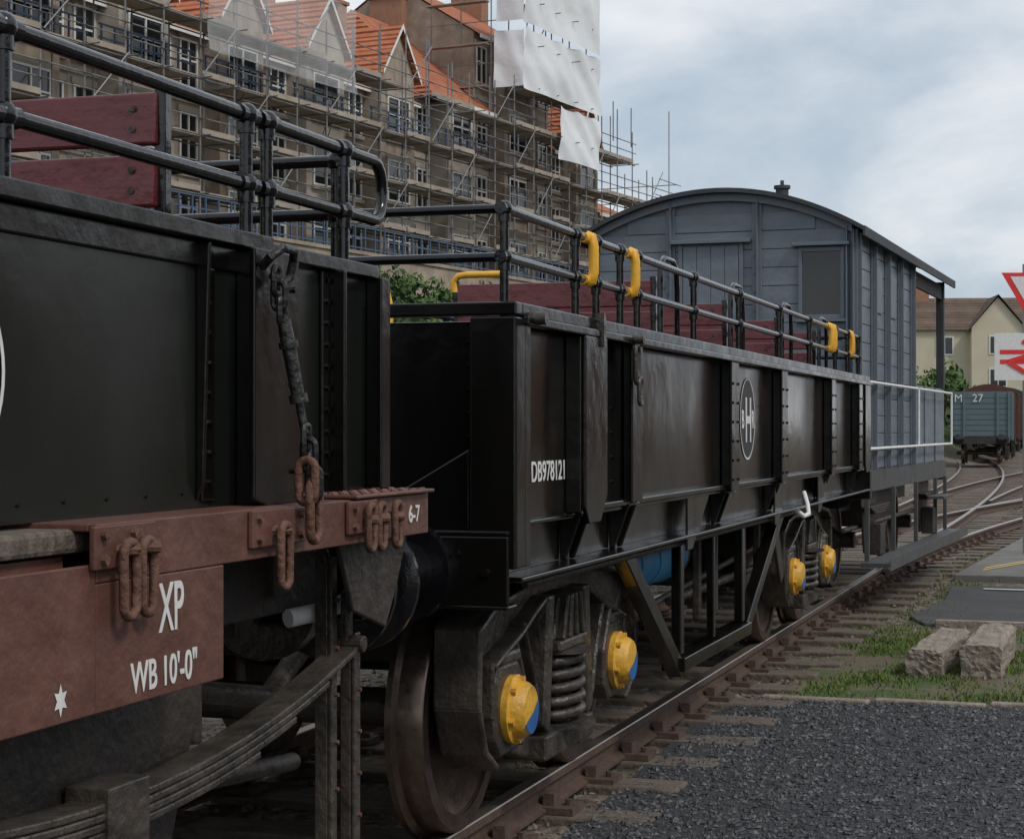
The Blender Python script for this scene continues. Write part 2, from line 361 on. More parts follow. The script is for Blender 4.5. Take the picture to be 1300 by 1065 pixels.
def block(c,sx,sy,sz,rz,rx=0):
    r=root('concrete_block'); p=P(r,'block',conc,bevel=0.012)
    bm=bmesh.new(); bmesh.ops.create_cube(bm,size=1); bmesh.ops.subdivide_edges(bm,edges=bm.edges[:],cuts=7,use_grid_fill=True)
    ph=U(0,6)
    for v in bm.verts:
        k=v.co.copy()
        v.co=Vector((k.x*sx,k.y*sy,k.z*sz))+Vector((U(-.008,.008),U(-.007,.007),U(-.007,.007)))
        if k.z>.45 and abs(k.y)>.45: v.co.z-=abs(.045*math.sin(k.x*11+ph)); v.co.y*=.92
        if abs(k.x)>.45 : v.co.x*=1-.04*abs(math.sin(k.y*5+ph+k.z*3))
    M=Matrix.Translation(c)@Matrix.Rotation(rz,4,'Z')@Matrix.Rotation(rx,4,'X')
    vs=[tuple(M@v.co) for v in bm.verts]; fs=[[v.index for v in f.verts] for f in bm.faces]; bm.free()
    p.raw(vs,fs); p.done()
block((13.75,1.14,-.075),1.5,.24,.20,math.radians(-3.5))
block((13.85,0.80,-.06),1.6,.27,.23,math.radians(-1.0))
# ---------------------------------------------------------------- shared railing, bench, chain, wheelset, bogie
def railing(par,name,y,posts,x0,x1,zt=2.265,zl=2.10,zb=1.93,r=0.0165,loop_end=None):
    p=P(par,name,tubeb,smooth=True)
    for z in(zt,zl): p.cyl((x0,y,z),(x1,y,z),r,14)
    for x in posts:
        p.cyl((x,y,zb-.3),(x,y,zt),r*.95,12)
        for z in(zt,zl): p.sph((x,y,z),r*1.72,14,10); p.cyl((x-.045,y,z),(x+.045,y,z),r*1.3,12); p.cyl((x,y,z-.045),(x,y,z),r*1.3,12)
    if loop_end is not None:
        pts=[];rr=(zt-zl)/2
        for k in range(9):
            t=math.pi/2-math.pi*k/8; pts.append((x1+rr*0.8*math.cos(t),y,(zt+zl)/2+rr*math.sin(t)))
        p.tube(pts,r,12)
    return p.done()
def cross_rail(par,name,x,ya,yb,zt=2.245,zl=2.10,r=0.0165,posts=()):
    p=P(par,name,tubeb,smooth=True)
    for z in(zt,zl): p.cyl((x,ya,z),(x,yb,z),r,12)
    for yy in posts:
        p.cyl((x,yy,1.8),(x,yy,zt),r*.95,12)
        for z in(zt,zl): p.sph((x,yy,z),r*1.7,12,8)
    p.sph((x,yb,zt),r*1.7,12,8);p.sph((x,yb,zl),r*1.7,12,8)
    return p.done()
def bench(par,x,y0,y1,zt=2.33,tag=''):
    pl=P(par,'bench_slats'+tag,maroon,bevel=0.006)
    for i in range(3): pl.obox((x+0.0+i*-0.006,(y0+y1)/2,zt-.065-i*.152),0.028,y1-y0,0.128,ry=0.06)
    for i in range(3): pl.box(x+.06+i*.13,x+.17+i*.13,y0,y1,1.80,1.83)
    pl.done()
    fr=P(par,'bench_frame'+tag,tubeb,bevel=0.004)
    for yy in(y0-.02,y1-.005):
        fr.box(x-.0,x+.035,yy,yy+.03,1.36,zt+.02); fr.box(x+.03,x+.45,yy,yy+.03,1.76,1.797); fr.box(x+.41,x+.445,yy,yy+.03,1.36,1.76)
    fr.done()
    bo=P(par,'bench_bolts'+tag,cast); bolts(bo,[(x-.012,y0+.06,zt-.04),(x-.012,y0+.06,zt-.09),(x-.018,y0+.06,zt-.19),(x-.018,y0+.06,zt-.24)],r=.009,h=.008,ax='X'); bo.done()
def link_pts(c,l,w,flip=False):
    pts=[];c=Vector(c)
    for k in range(20):
        t=2*math.pi*k/20; a=math.cos(t)*w; b=math.sin(t)*w+(l if math.sin(t)>=0 else -l)
        pts.append(c+(Vector((0,a,b)) if flip else Vector((a,0,b))))
    return pts
def wheelset(par,x,yc,rad=0.46,tag=''):
    w=P(par,'wheel_discs'+tag,wheelm,smooth=True); t=P(par,'wheel_tyres'+tag,tyre,smooth=True); ax=P(par,'axle'+tag,cast,smooth=True)
    for sg in(-1,1):
        yo=yc+sg*0.80
        def pr(l): return [(r,sg*a) for r,a in l]
        w.lathe(pr([(0.001,.05),(.08,.05),(.09,.03),(.13,-.015),(rad-.14,-.035),(rad-.075,-.012),(rad-.07,-.002)]),(x,yo,rad),n=48)
        w.lathe(pr([(0.001,-.09),(.10,-.09),(rad-.09,-.09),(rad-.07,-.12)]),(x,yo,rad),n=48)
        t.lathe(pr([(rad-.07,-.003),(rad-.068,.004),(rad-.012,.004),(rad-.003,-.006),(rad+.002,-.09),(rad+.028,-.105),(rad+.028,-.128),(rad+.01,-.135),(rad-.07,-.135)]),(x,yo,rad),n=64)
    ax.cyl((x,yc-1.0,rad),(x,yc+1.0,rad),.075,20)
    for p in(w,t,ax): p.done()
def bogie(par,xc,tag):
    yc=TY; hb=0.785; az=0.47
    for sg in(-1,1):
        yf=yc+sg*0.93; sd_='%s%s'%(tag,'R' if sg<0 else 'L')
        fr=P(par,'bogie_frame'+sd_,cast,bevel=0.014)
        def strip(path,w,y0,y1,ext=.18):
            for (a,b) in zip(path[:-1],path[1:]):
                A=Vector((xc+a[0],0,a[1]));B=Vector((xc+b[0],0,b[1]));d=(B-A).normalized();n=Vector((-d.z,0,d.x))*w/2;e=d*w*ext
                A-=e;B+=e
                fr.prismY([(A.x-n.x,A.z-n.z),(B.x-n.x,B.z-n.z),(B.x+n.x,B.z+n.z),(A.x+n.x,A.z+n.z)],y0,y1)
        y0,y1=sorted((yf,yf-sg*0.07)); f0,f1=sorted((yf+sg*0.075,yf-sg*0.11))
        for s in(-1,1):
            q=lambda L:[(xc+s*a,z) for a,z in L]
            fr.prismY(q([(0,.845),(0,.985),(.30,.985),(.60,.90),(.96,.865),(1.14,.80),(1.14,.66),(.98,.655),(.80,.70),(.62,.745),(.46,.80),(.30,.845)]),y0,y1)
            fr.prismY(q([(1.145,.80),(1.155,.52),(1.08,.36),(.965,.29),(.935,.38),(.985,.46),(.985,.66)]),y0-.003,y1+.003)
            fr.prismY(q([(.60,.76),(.72,.72),(.585,.52),(.585,.38),(.64,.32),(.58,.27),(.40,.22),(.30,.22),(.30,.30),(.38,.36),(.44,.52)]),y0-.005,y1+.005)
            fr.prismY(q([(.22,.85),(.31,.85),(.37,.34),(.29,.30)]),f0+.004,f1-.004)
            strip([(s*.0,.985),(s*.31,.985),(s*.62,.90),(s*.97,.865),(s*1.15,.80)],.028,f0,f1,.3)
            strip([(s*.32,.84),(s*.47,.795),(s*.64,.735),(s*.82,.69),(s*.97,.65)],.024,f0+.006,f1-.006,.3)
            strip([(s*1.155,.80),(s*1.165,.52),(s*1.085,.35),(s*.965,.28)],.028,f0+.002,f1-.002,.3)
            strip([(s*.71,.72),(s*.59,.53),(s*.59,.38),(s*.64,.32)],.024,f0+.008,f1-.008,.3)
            strip([(s*.60,.77),(s*.45,.52),(s*.40,.37)],.022,f0+.010,f1-.010,.3)
            strip([(s*.985,.66),(s*.98,.46)],.022,f0+.012,f1-.012,.3)
        strip([(-.34,.25),(.34,.25)],.10,f0,f1)
        fr.done()
        hd=P(par,'axlebox'+sd_,cast,bevel=0.015)
        hub=P(par,'axlebox_cover'+sd_,yellowd,smooth=True); hb2=P(par,'axlebox_mark'+sd_,bluep,smooth=True)
        for s in(-1,1):
            x=xc+s*hb
            a,b=sorted((yf+sg*0.06,yf-sg*0.15)); hd.prismY([(x-.17,az-.10),(x-.11,az-.165),(x+.11,az-.165),(x+.17,az-.10),(x+.17,az+.12),(x+.10,az+.175),(x-.10,az+.175),(x-.17,az+.12)],a,b)
            hd.box(x-.11,x+.11,a-.01,b,az+.17,az+.22)
            hub.lathe([(.128,sg*.055),(.13,sg*.085),(.112,sg*.092),(.102,sg*.125),(.088,sg*.142),(.001,sg*.146)],(x,yf,az),n=28)
            for k in range(6):
                t=k*math.pi/3+.3; hub.cyl((x+.112*math.cos(t),yf+sg*.09,az+.112*math.sin(t)),(x+.112*math.cos(t),yf+sg*.108,az+.112*math.sin(t)),.014,6)
            pts=[(x+.0885*math.cos(t),az+.0885*math.sin(t)) for t in [math.radians(d) for d in range(-150,21,10)]]
            n=len(pts); hb2.raw([(x+.02,yf+sg*.1475,az-.005)]+[(q[0],yf+sg*.1445,q[1]) for q in pts],[(0,i+1,i+2) for i in range(n-1)])
        hd.done();hub.done();hb2.done()
        sp=P(par,'bogie_springs'+sd_,cast,smooth=True)
        ys_=yf+sg*.01
        pts=[(xc+.145*math.cos(t),ys_+.10*math.sin(t),.32+.27*t/(2*math.pi*5)) for t in [i*2*math.pi/20 for i in range(101)]]
        sp.tube(pts,.021,10); sp.cyl((xc,ys_,.30),(xc,ys_,.60),.06,16)
        sp.cyl((xc,ys_,.295),(xc,ys_,.315),.165,20); sp.cyl((xc,ys_,.60),(xc,ys_,.615),.165,20)
        sp.done()
        bo=P(par,'bolster'+sd_,cast,bevel=0.01)
        a,b=sorted((yf+sg*.09,yf-sg*.2)); bo.box(xc-.21,xc+.21,a,b,.615,.66); bo.prismY([(xc-.19,.66),(xc+.19,.66),(xc+.12,.83),(xc-.12,.83)],a+.03,b)
        for dx in(-.15,-.05,.05,.15): bo.prismY([(xc+dx-.012,.66),(xc+dx+.012,.66),(xc+dx*.6+.012,.84),(xc+dx*.6-.012,.84)],a-.005,b)
        bo.done()
    for s in(-1,1): wheelset(par,xc+s*hb,yc,.455,tag+str(s+1))
    c=P(par,'bogie_centre'+tag,under); c.box(xc-.2,xc+.2,yc-.85,yc+.85,.55,.8); c.box(xc-.45,xc+.45,yc-.4,yc+.4,.8,.98); c.done()
    bk=P(par,'brake_blocks'+tag,rust,bevel=.01)
    for s in(-1,1):
        for sg in(-1,1):
            bk.box(xc+s*(hb-.53),xc+s*(hb-.47),yc+sg*.78-.05,yc+sg*.78+.05,.35,.62)
    bk.done()
def buffer(par,x,y,z,sg,tag):
    b=P(par,'buffer'+tag,tubeb,smooth=True)
    b.cyl((x,y,z),(x+sg*.06,y,z),.17,20); b.cyl((x+sg*.05,y,z),(x+sg*.32,y,z),.11,20); b.cyl((x+sg*.3,y,z),(x+sg*.5,y,z),.07,16)
    b.lathe([(.001,sg*.525),(.1,sg*.52),(.2,sg*.50),(.22,sg*.49),(.22,sg*.47),(.001,sg*.46)],(x,y,z),axis='X',n=28); b.done()
# ================================================================ WAGON 2 (bogie)
W2=root('bogie_open_wagon')
X0,X1,YS,YL=6.06,15.8,1.87,4.37
ZT=1.94
bd=P(W2,'side_plates',black2)
YP=1.935
bd.box(X0+.02,X1-.02,YP,YP+.012,1.2,1.90); bd.box(X0+.02,X1-.02,YL-.07,YL-.05,1.2,1.9); bd.done()
fl=P(W2,'floor',under); fl.box(X0+.02,X1-.02,YP+.03,YL-.08,1.22,1.30); fl.done()
fp=P(W2,'side_frames',black,bevel=0.006)
def side_frames(p,ys,sg,X0,X1,posts):
    a,b=sorted((ys,ys-sg*.08)); 
    p.box(X0,X1,a,b,ZT-.045,ZT)
    a2,b2=sorted((ys+sg*.02,ys-sg*.03)); p.box(X0+.01,X1-.01,a2,b2,ZT-.075,ZT-.045)
    for (xa,xb,zb,dep) in posts:
        xm=(xa+xb)/2
        p.box(xa,xb,*sorted((ys+sg*dep,ys+sg*(dep-.014))),zb,ZT-.075)
        p.prismX([(ys+sg*(dep-.014),ZT-.075),(ys-sg*.065,ZT-.075),(ys-sg*.065,zb-.03),(ys+sg*(dep-.014),zb)],xm-.007,xm+.007)
        p.box(xa,xb,*sorted((ys+sg*(dep-.014),ys-sg*.065)),zb-.014,zb)
posts=[(7.60,7.78,1.21,.0),(9.70,9.90,1.19,.012),(11.3,11.5,1.19,.012),(13.45,13.65,1.19,.012),(15.0,15.2,1.19,.012)]
side_frames(fp,YS,-1,X0,X1,posts)
side_frames(fp,YL,1,X0,X1,posts)
for (xa,xb) in((6.80,7.12),(15.35,15.7)):
    fp.prismY([(xa,1.22),(xa+.05,1.16),(xb-.1,1.16),(xb,1.26),(xb,1.865),(xa,1.865)],YS-.018,YS+.0)
    fp.box(xa,xa+.015,YS,YS+.065,1.2,1.865); fp.box(xb-.015,xb,YS,YS+.065,1.24,1.865)
fp.box(7.15,15.3,YS+.02,YS+.065,1.20,1.225)
fp.box(X0,X1,YS+.11,YS+.125,1.0,1.2); fp.box(X0,X1,YS,YS+.11,1.0,1.018); fp.box(X0,X1,YS+.04,YS+.11,1.182,1.2)
fp.box(X0,X1,YL-.125,YL-.11,1.0,1.2); fp.box(X0,X1,YL-.11,YL,1.0,1.018)
for x in(6.95,7.69,9.8,11.4,13.55,15.1):
    for dx in(-.07,.055): fp.prismX([(YS+.02,1.2),(YS+.108,1.2),(YS+.108,1.02),(YS+.085,1.02)],x+dx,x+dx+.015)
for x in(8.9,11.4,13.2):
    fp.prismY([(x,1.198),(x+.55,1.198),(x+.12,.93),(x,.93)],YS+.05,YS+.062)
fp.box(X0,X0+.012,YS+.16,YL-.16,1.16,1.88)
fp.box(X0-.075,X0+.0,YS,YL,ZT-.045,ZT)
for (a,b) in((YS,YS+.16),(YL-.16,YL)):
    fp.box(X0-.085,X0-.070,a,b,1.05,ZT-.05); fp.box(X0-.07,X0+.03,a,a+.014,1.05,ZT-.05); fp.box(X0-.07,X0,b-.02,b-.006,1.1,ZT-.05)
for yy in(2.75,3.45):
    fp.box(X0-.06,X0,yy,yy+.02,1.2,ZT-.05); fp.box(X0-.075,X0-.06,yy-.06,yy+.08,1.2,ZT-.05)
fp.box(X0+.03,X0+.10,YS+.002,YS+.016,1.05,ZT-.05)
fp.box(X0-.10,X0-.084,YS+.02,YL-.02,.93,1.16); fp.box(X0-.10,X0+.0,YS+.02,YL-.02,1.16,1.178); fp.box(X0-.10,X0,YS+.02,YL-.02,.915,.93)
fp.prismX([(YS+.18,1.178),(YS+.60,1.178),(YS+.44,1.30),(YS+.18,1.45)],X0-.03,X0-.015)
fp.box(X1,X1+.012,YS+.1,YL-.1,1.1,1.9); fp.box(X1,X1+.1,YS,YL,.93,1.17)
fp.done()
rv=P(W2,'rivets',black)
bolts(rv,[(x,YP,z) for x in(7.17,7.5,) for z in[1.3+.1*i for i in range(6)]],.009,.008)
bolts(rv,[(X0-.10,YS+.1+.1*i,1.04+.06*(i%2)) for i in range(8)],.014,.016,'X')
bolts(rv,[(X0,YS+.20,1.25+.08*i) for i in range(8)],.009,.008,'X')
bolts(rv,[(x+dx,YS-.012,1.25+.1*i) for x in(9.8,11.4,13.55,15.1) for dx in(-.075,.075) for i in range(6)],.008,.008)
rv.done()
ub=P(W2,'underframe',under,bevel=0.006)
ub.box(X0+.2,X1-.2,TY-.55,TY-.45,.88,1.2); ub.box(X0+.2,X1-.2,TY+.45,TY+.55,.88,1.2)
for x in[6.8+.9*i for i in range(10)]: ub.box(x,x+.08,YS+.13,YL-.13,.98,1.2)
ub.box(9.8,10.5,TY-.35,TY+.1,.55,.9); ub.cyl((10.8,TY-.5,.75),(11.5,TY-.5,.75),.16,20)
for x in(9.9,10.35,11.2,11.7): ub.box(x,x+.05,YS+.2,YS+.24,.5,1.0)
ub.cyl((9.6,YS+.3,.62),(12.6,YS+.3,.62),.025,10); ub.cyl((8.3,YS+.34,.58),(12.9,YS+.34,.76),.02,8)
ub.cyl((6.4,YS+.10,.965),(13.4,YS+.10,.965),.016,8)
ub.prismY([(11.9,.98),(12.15,.98),(12.4,.55),(12.3,.5)],YS+.16,YS+.18)
ub.done()
tr=P(W2,'truss_frame',black,bevel=0.006)
def bar(p,a,b,w,y0,y1):
    A=Vector((a[0],0,a[1]));B=Vector((b[0],0,b[1]));d=(B-A).normalized();n=Vector((-d.z,0,d.x))*w/2
    p.prismY([(A.x-n.x,A.z-n.z),(B.x-n.x,B.z-n.z),(B.x+n.x,B.z+n.z),(A.x+n.x,A.z+n.z)],y0,y1)
yt=YS+.13
bar(tr,(7.95,1.03),(9.15,.33),.09,yt,yt+.07); bar(tr,(9.12,.355),(10.95,.355),.07,yt-.02,yt+.10); bar(tr,(9.2,.40),(9.2,1.0),.08,yt+.01,yt+.06)
bar(tr,(10.9,.33),(12.3,1.03),.09,yt,yt+.07); bar(tr,(10.85,.40),(10.85,1.0),.08,yt+.01,yt+.06); bar(tr,(10.0,.40),(10.0,1.0),.05,yt+.01,yt+.05)
tr.done()
tk=P(W2,'blue_drum',bluet,smooth=True); tk.cyl((8.95,2.36,.83),(10.3,2.36,.83),.145,24)
for x in(9.2,9.6,10.0): tk.cyl((x,2.36,.83),(x+.03,2.36,.83),.152,24)
tk.done()
pp=P(W2,'brake_hose',white,smooth=True); pp.tube([(12.15,YS+.05,1.0),(12.2,YS+.0,.95),(12.28,YS-.02,.96),(12.36,YS,1.02),(12.4,YS+.03,1.1)],.016,10); pp.done()
bogie(W2,7.53,'_a'); bogie(W2,14.15,'_b')
for i,y in enumerate((TY-.87,TY+.87)): buffer(W2,X0-.09,y,1.04,-1,'_%d'%i); buffer(W2,X1+.1,y,1.04,1,'_f%d'%i)
YR=1.955
railing(W2,'handrail_a',YR,[6.12,7.02,],6.12,7.12); railing(W2,'handrail_b',YR,[7.33,7.72],7.26,7.80)
railing(W2,'handrail_c',YR,[8.02,9.2,10.4,11.75,13.0],7.96,13.9); railing(W2,'handrail_d',YR,[14.3,15.0,15.68],14.1,15.72)
railing(W2,'handrail_far',YL-.09,[6.12,7.3,8.5,9.7,10.9,12.1,13.3,14.5,15.68],6.12,15.7)
cross_rail(W2,'end_rail',6.12,YR,YL-.09,zt=2.265,posts=())
cross_rail(W2,'end_rail_far',15.7,YR,YL-.09,zt=2.265,posts=(2.8,3.5))
yl=P(W2,'yellow_gate_links',yellow,smooth=True)
for x in(7.19,7.88,13.92,14.08,15.1):
    yl.tube([(x,YR,2.275),(x,YR-.02,2.27),(x,YR-.028,2.23),(x,YR-.028,2.13),(x,YR-.02,2.095),(x,YR,2.09)],.021,12)
    for z in(2.265,2.10): yl.cyl((x-.06,YR,z),(x+.06,YR,z),.0205,12)
yl.tube([(8.2,2.86,2.14),(8.2,2.865,2.19),(8.2,2.84,2.215),(8.2,2.80,2.22),(8.2,2.62,2.22)],.016,10)
yl.tube([(8.2,3.175,1.9),(8.2,3.18,2.10),(8.2,3.20,2.18),(8.2,3.26,2.21),(8.2,3.5,2.22)],.016,10)
yl.done()
for i,x in enumerate((9.0,10.8,12.6,14.3)): bench(W2,x,2.12,3.12,2.24,'_%d'%i)
hp=P(W2,'bench_grab_rails',tubeb,smooth=True)
for x in(9.0,10.8,12.6,14.3):
    hp.tube([(x-.03,2.07,1.8),(x-.03,2.07,2.25),(x-.02,2.07,2.32),(x+.05,2.07,2.35),(x+.25,2.07,2.35),(x+.33,2.07,2.31),(x+.35,2.07,2.2),(x+.35,2.07,1.8)],.014,10)
hp.done()
dc=P(W2,'door_catches',cast,smooth=True)
for x in(7.55,):
    dc.tube(link_pts((x,YS-.03,1.78),.05,.028),.010,8,closed=True); dc.cyl((x,YS-.01,1.88),(x,YS-.06,1.88),.018,10); dc.tube(link_pts((x+.02,YS-.04,1.67),.03,.024),.009,8,closed=True)
dc.box(7.02,7.05,YS-.03,YS,1.83,1.96); dc.cyl((6.14,YS-.06,1.89),(6.14,YS,1.89),.022,12); dc.done()
text(W2,'number_lettering','DB978121',(6.355,YP-.004,1.330),.102,white,sx=1.02,bold=.0012)
def ring(par,name,x,y,z,r,w=.008):
    p=P(par,name,white); n=48; vs=[];fs=[]
    for k in range(n):
        t=2*math.pi*k/n; vs+=[(x+(r)*math.cos(t),y,z+r*math.sin(t)),(x+(r-w)*math.cos(t),y,z+(r-w)*math.sin(t))]
    for k in range(n): i=2*k;j=2*((k+1)%n); fs.append((i,j,j+1,i+1))
    p.raw(vs,fs); return p.done()
ring(W2,'logo_ring',10.55,YP-.004,1.57,.23,.012)
lg=P(W2,'logo_disc',mat('logo_dark',(0.02,0.02,0.022),0.5)); lg.cyl((10.55,YP-.003,1.57),(10.55,YP+.01,1.57),.225,40); lg.done()
text(W2,'logo_letter_H','H',(10.46,YP-.006,1.445),.35,white,sx=.78,bold=.006)
text(W2,'logo_letter_B','B',(10.355,YP-.006,1.52),.14,white,sx=.95,bold=.003); text(W2,'logo_letter_R','R',(10.66,YP-.006,1.52),.14,white,sx=.95,bold=.003)
# ================================================================ WAGON 1 (near, 4 wheel)
W1=root('open_wagon')
A0,A1=-3.4,4.755
sp=P(W1,'side_plates',black1); sp.box(A0,4.09,1.885,1.90,1.345,1.93); sp.box(4.09,A1-.02,1.905,1.92,1.345,1.93); sp.box(A0,A1,YL-.06,YL-.045,1.345,1.93)
sp.box(A1-.02,A1-.008,1.92,YL-.06,1.345,1.93); sp.done()
ff=P(W1,'floor',under); ff.box(A0,A1-.04,1.93,YL-.08,1.36,1.42); ff.done()
f=P(W1,'side_frames',black,bevel=0.006)
f.box(A0,4.02,1.845,1.93,1.925,1.962); f.box(4.02,A1,1.872,1.935,1.92,1.955); f.box(A0,A1,YL-.08,YL,1.92,1.955)
f.box(A0,4.0,1.875,1.884,1.87,1.925)
f.prismY([(3.835,1.36),(3.90,1.345),(4.075,1.345),(4.075,1.922),(3.835,1.922)],1.806,1.820); f.box(3.90,3.914,1.82,1.885,1.345,1.922); f.box(4.061,4.075,1.82,1.905,1.345,1.922)
f.prismX([(1.884,1.922),(1.850,1.922),(1.865,1.40),(1.884,1.36)],3.70,3.712); f.box(3.72,3.78,1.876,1.884,1.36,1.87)
f.box(4.46,4.475,1.85,1.905,1.345,1.92); f.box(4.42,4.46,1.893,1.905,1.345,1.92)
f.box(4.69,4.755,1.84,1.854,1.36,1.92); f.box(4.741,4.755,1.854,1.93,1.36,1.92)
f.box(4.09,4.68,1.86,1.892,1.345,1.36)
for x in(2.2,0.6,-1.0): f.box(x,x+.2,1.81,1.874,1.345,1.922)
f.box(A1,A1+.06,1.92,YL-.05,1.0,1.30)
f.done()
rv=P(W1,'rivets',black)
bolts(rv,[(4.44,1.893,1.40+.055*i) for i in range(10)],.008,.008); bolts(rv,[(3.75,1.876,1.40+.065*i) for i in range(8)],.007,.007)
bolts(rv,[(4.04,1.806,1.42),(4.04,1.806,1.62),(4.04,1.806,1.84)],.008,.008)
bolts(rv,[(3.64-.16*i,1.885,1.38) for i in range(12)],.005,.004)
rv.done()
sb=P(W1,'solebar',brown,bevel=0.006)
sb.box(A0,3.05,1.82,1.84,1.00,1.285)
sb.box(A0,3.048,1.752,1.765,1.00,1.272)
sb.box(3.048,3.57,1.752,1.765,1.00,1.236)
sb.box(3.05,4.81,1.752,1.768,1.237,1.345); sb.box(3.05,4.81,1.768,1.96,1.330,1.345)
sb.box(3.05,4.79,1.768,1.80,1.24,1.25)
sb.box(4.795,4.81,1.768,1.96,1.238,1.33)
sb.box(4.26,4.815,1.735,1.93,1.347,1.356)
for (xa,xb) in((3.02,3.25),(3.68,3.96),(4.22,4.40)): sb.box(xa,xb,1.738,1.750,1.262,1.342)
for i in range(16):
    for j in range(4): sb.obox((4.29+i*.033,1.76+j*.045,1.357),.018,.006,.006,rz=.7*(-1)**(i+j))
sb.done()
tb=P(W1,'floor_timber',sleeper,bevel=0.01); tb.box(A0,3.6,1.80,1.94,1.29,1.335); tb.done()
sk=P(W1,'rope_hooks',rust,smooth=True)
for (x,sh) in((3.12,0),(3.20,.006),(3.80,-.005),(4.32,0),(4.40,.004),(4.50,0)):
    if x<3.9: sk.tube(link_pts((x,1.722+sh,1.240),.045,.024),.0095,10,closed=True)
    else: sk.tube(link_pts((x,1.722+sh,1.275),.035,.020),.009,10,closed=True)
    sk.cyl((x-.02,1.75,1.295),(x+.02,1.715,1.295),.012,8)
bolts(sk,[(x,1.740,z) for x in(3.05,3.16,3.71,3.93,4.25,4.37) for z in(1.28,1.325)],.010,.012)
sk.tube(link_pts((3.92,1.70,1.335),.042,.026),.011,10,closed=True); sk.tube(link_pts((3.90,1.71,1.40),.028,.02,flip=True),.010,10,closed=True)
sk.done()
ch=P(W1,'securing_chain',mat('black_chain_steel',(0.008,0.008,0.008),0.35,col2=(0.03,0.027,0.024),nscale=20,bump=.4,bscale=50),smooth=True)
top=Vector((3.875,1.775,1.86)); bot=Vector((3.93,1.70,1.37)); 
ch.tube([(3.86,1.80,1.88),(3.84,1.77,1.90),(3.86,1.75,1.92),(3.92,1.75,1.92),(3.95,1.765,1.90),(3.95,1.775,1.86),(3.91,1.78,1.845),(3.87,1.78,1.86)],.0105,10)
d=(bot-top)
def P_(t): return top+d*t
for t,fl_ in((.02,False),(.09,True),(.16,False)): ch.tube(link_pts(P_(t),.016,.015,flip=fl_),.0075,8,closed=True)
ch.cyl(P_(.20),P_(.30),.015,12,r2=.017); ch.cyl(P_(.30),P_(.56),.0165,12,r2=.015); ch.cyl(P_(.56),P_(.72),.0095,10); ch.cyl(P_(.54),P_(.58),.021,12); ch.cyl(P_(.30),P_(.33),.022,12)
for t,fl_ in((.755,False),(.82,True),(.885,False),(.95,True)): ch.tube(link_pts(P_(t),.020,.016,flip=fl_),.0075,8,closed=True)
ch.done()
rg=P(W1,'running_gear',under,bevel=0.005)
for x in(3.3,.25):
    rg.prismY([(x-.55,1.0),(x+.55,1.0),(x+.28,.40),(x+.14,.28),(x-.14,.28),(x-.28,.40)],1.93,1.945)
    rg.box(x-.13,x+.13,1.80,1.93,.38,.66)
rg.box(A0,A1-.1,2.25,2.35,.95,1.34); rg.box(A0,A1-.1,3.9,4.0,.95,1.34)
for x in(4.3,3.7,2.6,1.7): rg.box(x,x+.1,1.97,4.2,1.1,1.34)
rg.box(3.6,4.7,2.0,2.24,1.05,1.235)
rg.cyl((3.0,2.1,.75),(4.7,2.1,.62),.025,10)
rg.prismY([(4.30,1.235),(4.78,1.235),(4.70,1.10),(4.62,1.0),(4.40,1.06)],1.80,1.815)
rg.cyl((3.3,2.25,.95),(4.6,2.22,1.12),.03,10); rg.cyl((3.9,1.99,1.18),(3.9,1.99,.8),.02,8)
rg.done()
gi=P(W1,'brake_guide_irons',cast,bevel=0.003)
gi.box(4.44,4.452,1.89,1.925,.30,1.19); gi.box(4.44,4.475,1.877,1.889,.30,1.19); gi.tube([(4.455,1.90,1.17),(4.44,1.90,1.205),(4.40,1.90,1.22),(4.2,1.90,1.22)],.014,8)
gi.box(4.62,4.632,1.90,1.93,.30,.98); gi.box(4.62,4.66,1.888,1.899,.30,.98)
gi.done()
gb_=P(W1,'guide_iron_bolts',rust); bolts(gb_,[(4.465,1.877,.6+.12*i) for i in range(5)]+[(4.645,1.888,.5+.11*i) for i in range(4)],.006,.008); gb_.done()
ls=P(W1,'leaf_spring',cast,bevel=0.004)
for i in range(4):
    L=1.22-.2*i; N=18
    for k in range(N):
        xa=3.3-L+2*L*k/N; xb=3.3-L+2*L*(k+1)/N
        za=.80-.018*i+.165*((xa-3.3)/1.22)**2; zb=.80-.018*i+.165*((xb-3.3)/1.22)**2
        ls.prismY([(xa,za-.0165),(xb,zb-.0165),(xb,zb),(xa,za)],1.83,1.91)
ls.box(3.22,3.38,1.82,1.92,.66,.83)
ls.cyl((4.52,1.82,.965),(4.52,1.93,.965),.022,12); ls.box(4.50,4.54,1.86,1.88,.97,1.10)
ls.done()
wp=P(W1,'white_pipe_end',white,smooth=True); wp.tube([(4.42,1.99,1.035),(4.50,1.945,1.045),(4.60,1.915,1.06),(4.70,1.91,1.075)],.024,16); wp.cyl((4.66,1.912,1.069),(4.72,1.91,1.078),.03,18); wp.done()
for i,x in enumerate((3.3,.25)): wheelset(W1,x,TY,.47,'_%d'%i)
for i,y in enumerate((TY-.87,TY+.87)): buffer(W1,A1+.06,y,1.04,1,'_%d'%i)
cp=P(W1,'coupling_chain',cast,smooth=True)
for i in range(4): cp.tube(link_pts((4.95+.2*i,TY,1.0-.03*math.sin(i)),.05,.04,flip=i%2==0),.02,8,closed=True)
cp.tube([(4.8,2.6,1.0),(5.0,2.55,.75),(5.4,2.5,.68),(5.8,2.55,.8),(5.95,2.6,1.0)],.035,12); cp.tube([(4.8,3.6,1.0),(5.1,3.6,.7),(5.6,3.6,.68),(5.95,3.6,1.0)],.035,12)
cp.done()
railing(W1,'handrail_a',YR,[.3,1.7,3.06,4.10],-2.0,4.12); railing(W1,'handrail_b',YR,[4.215,4.70],4.19,4.92,loop_end=1)
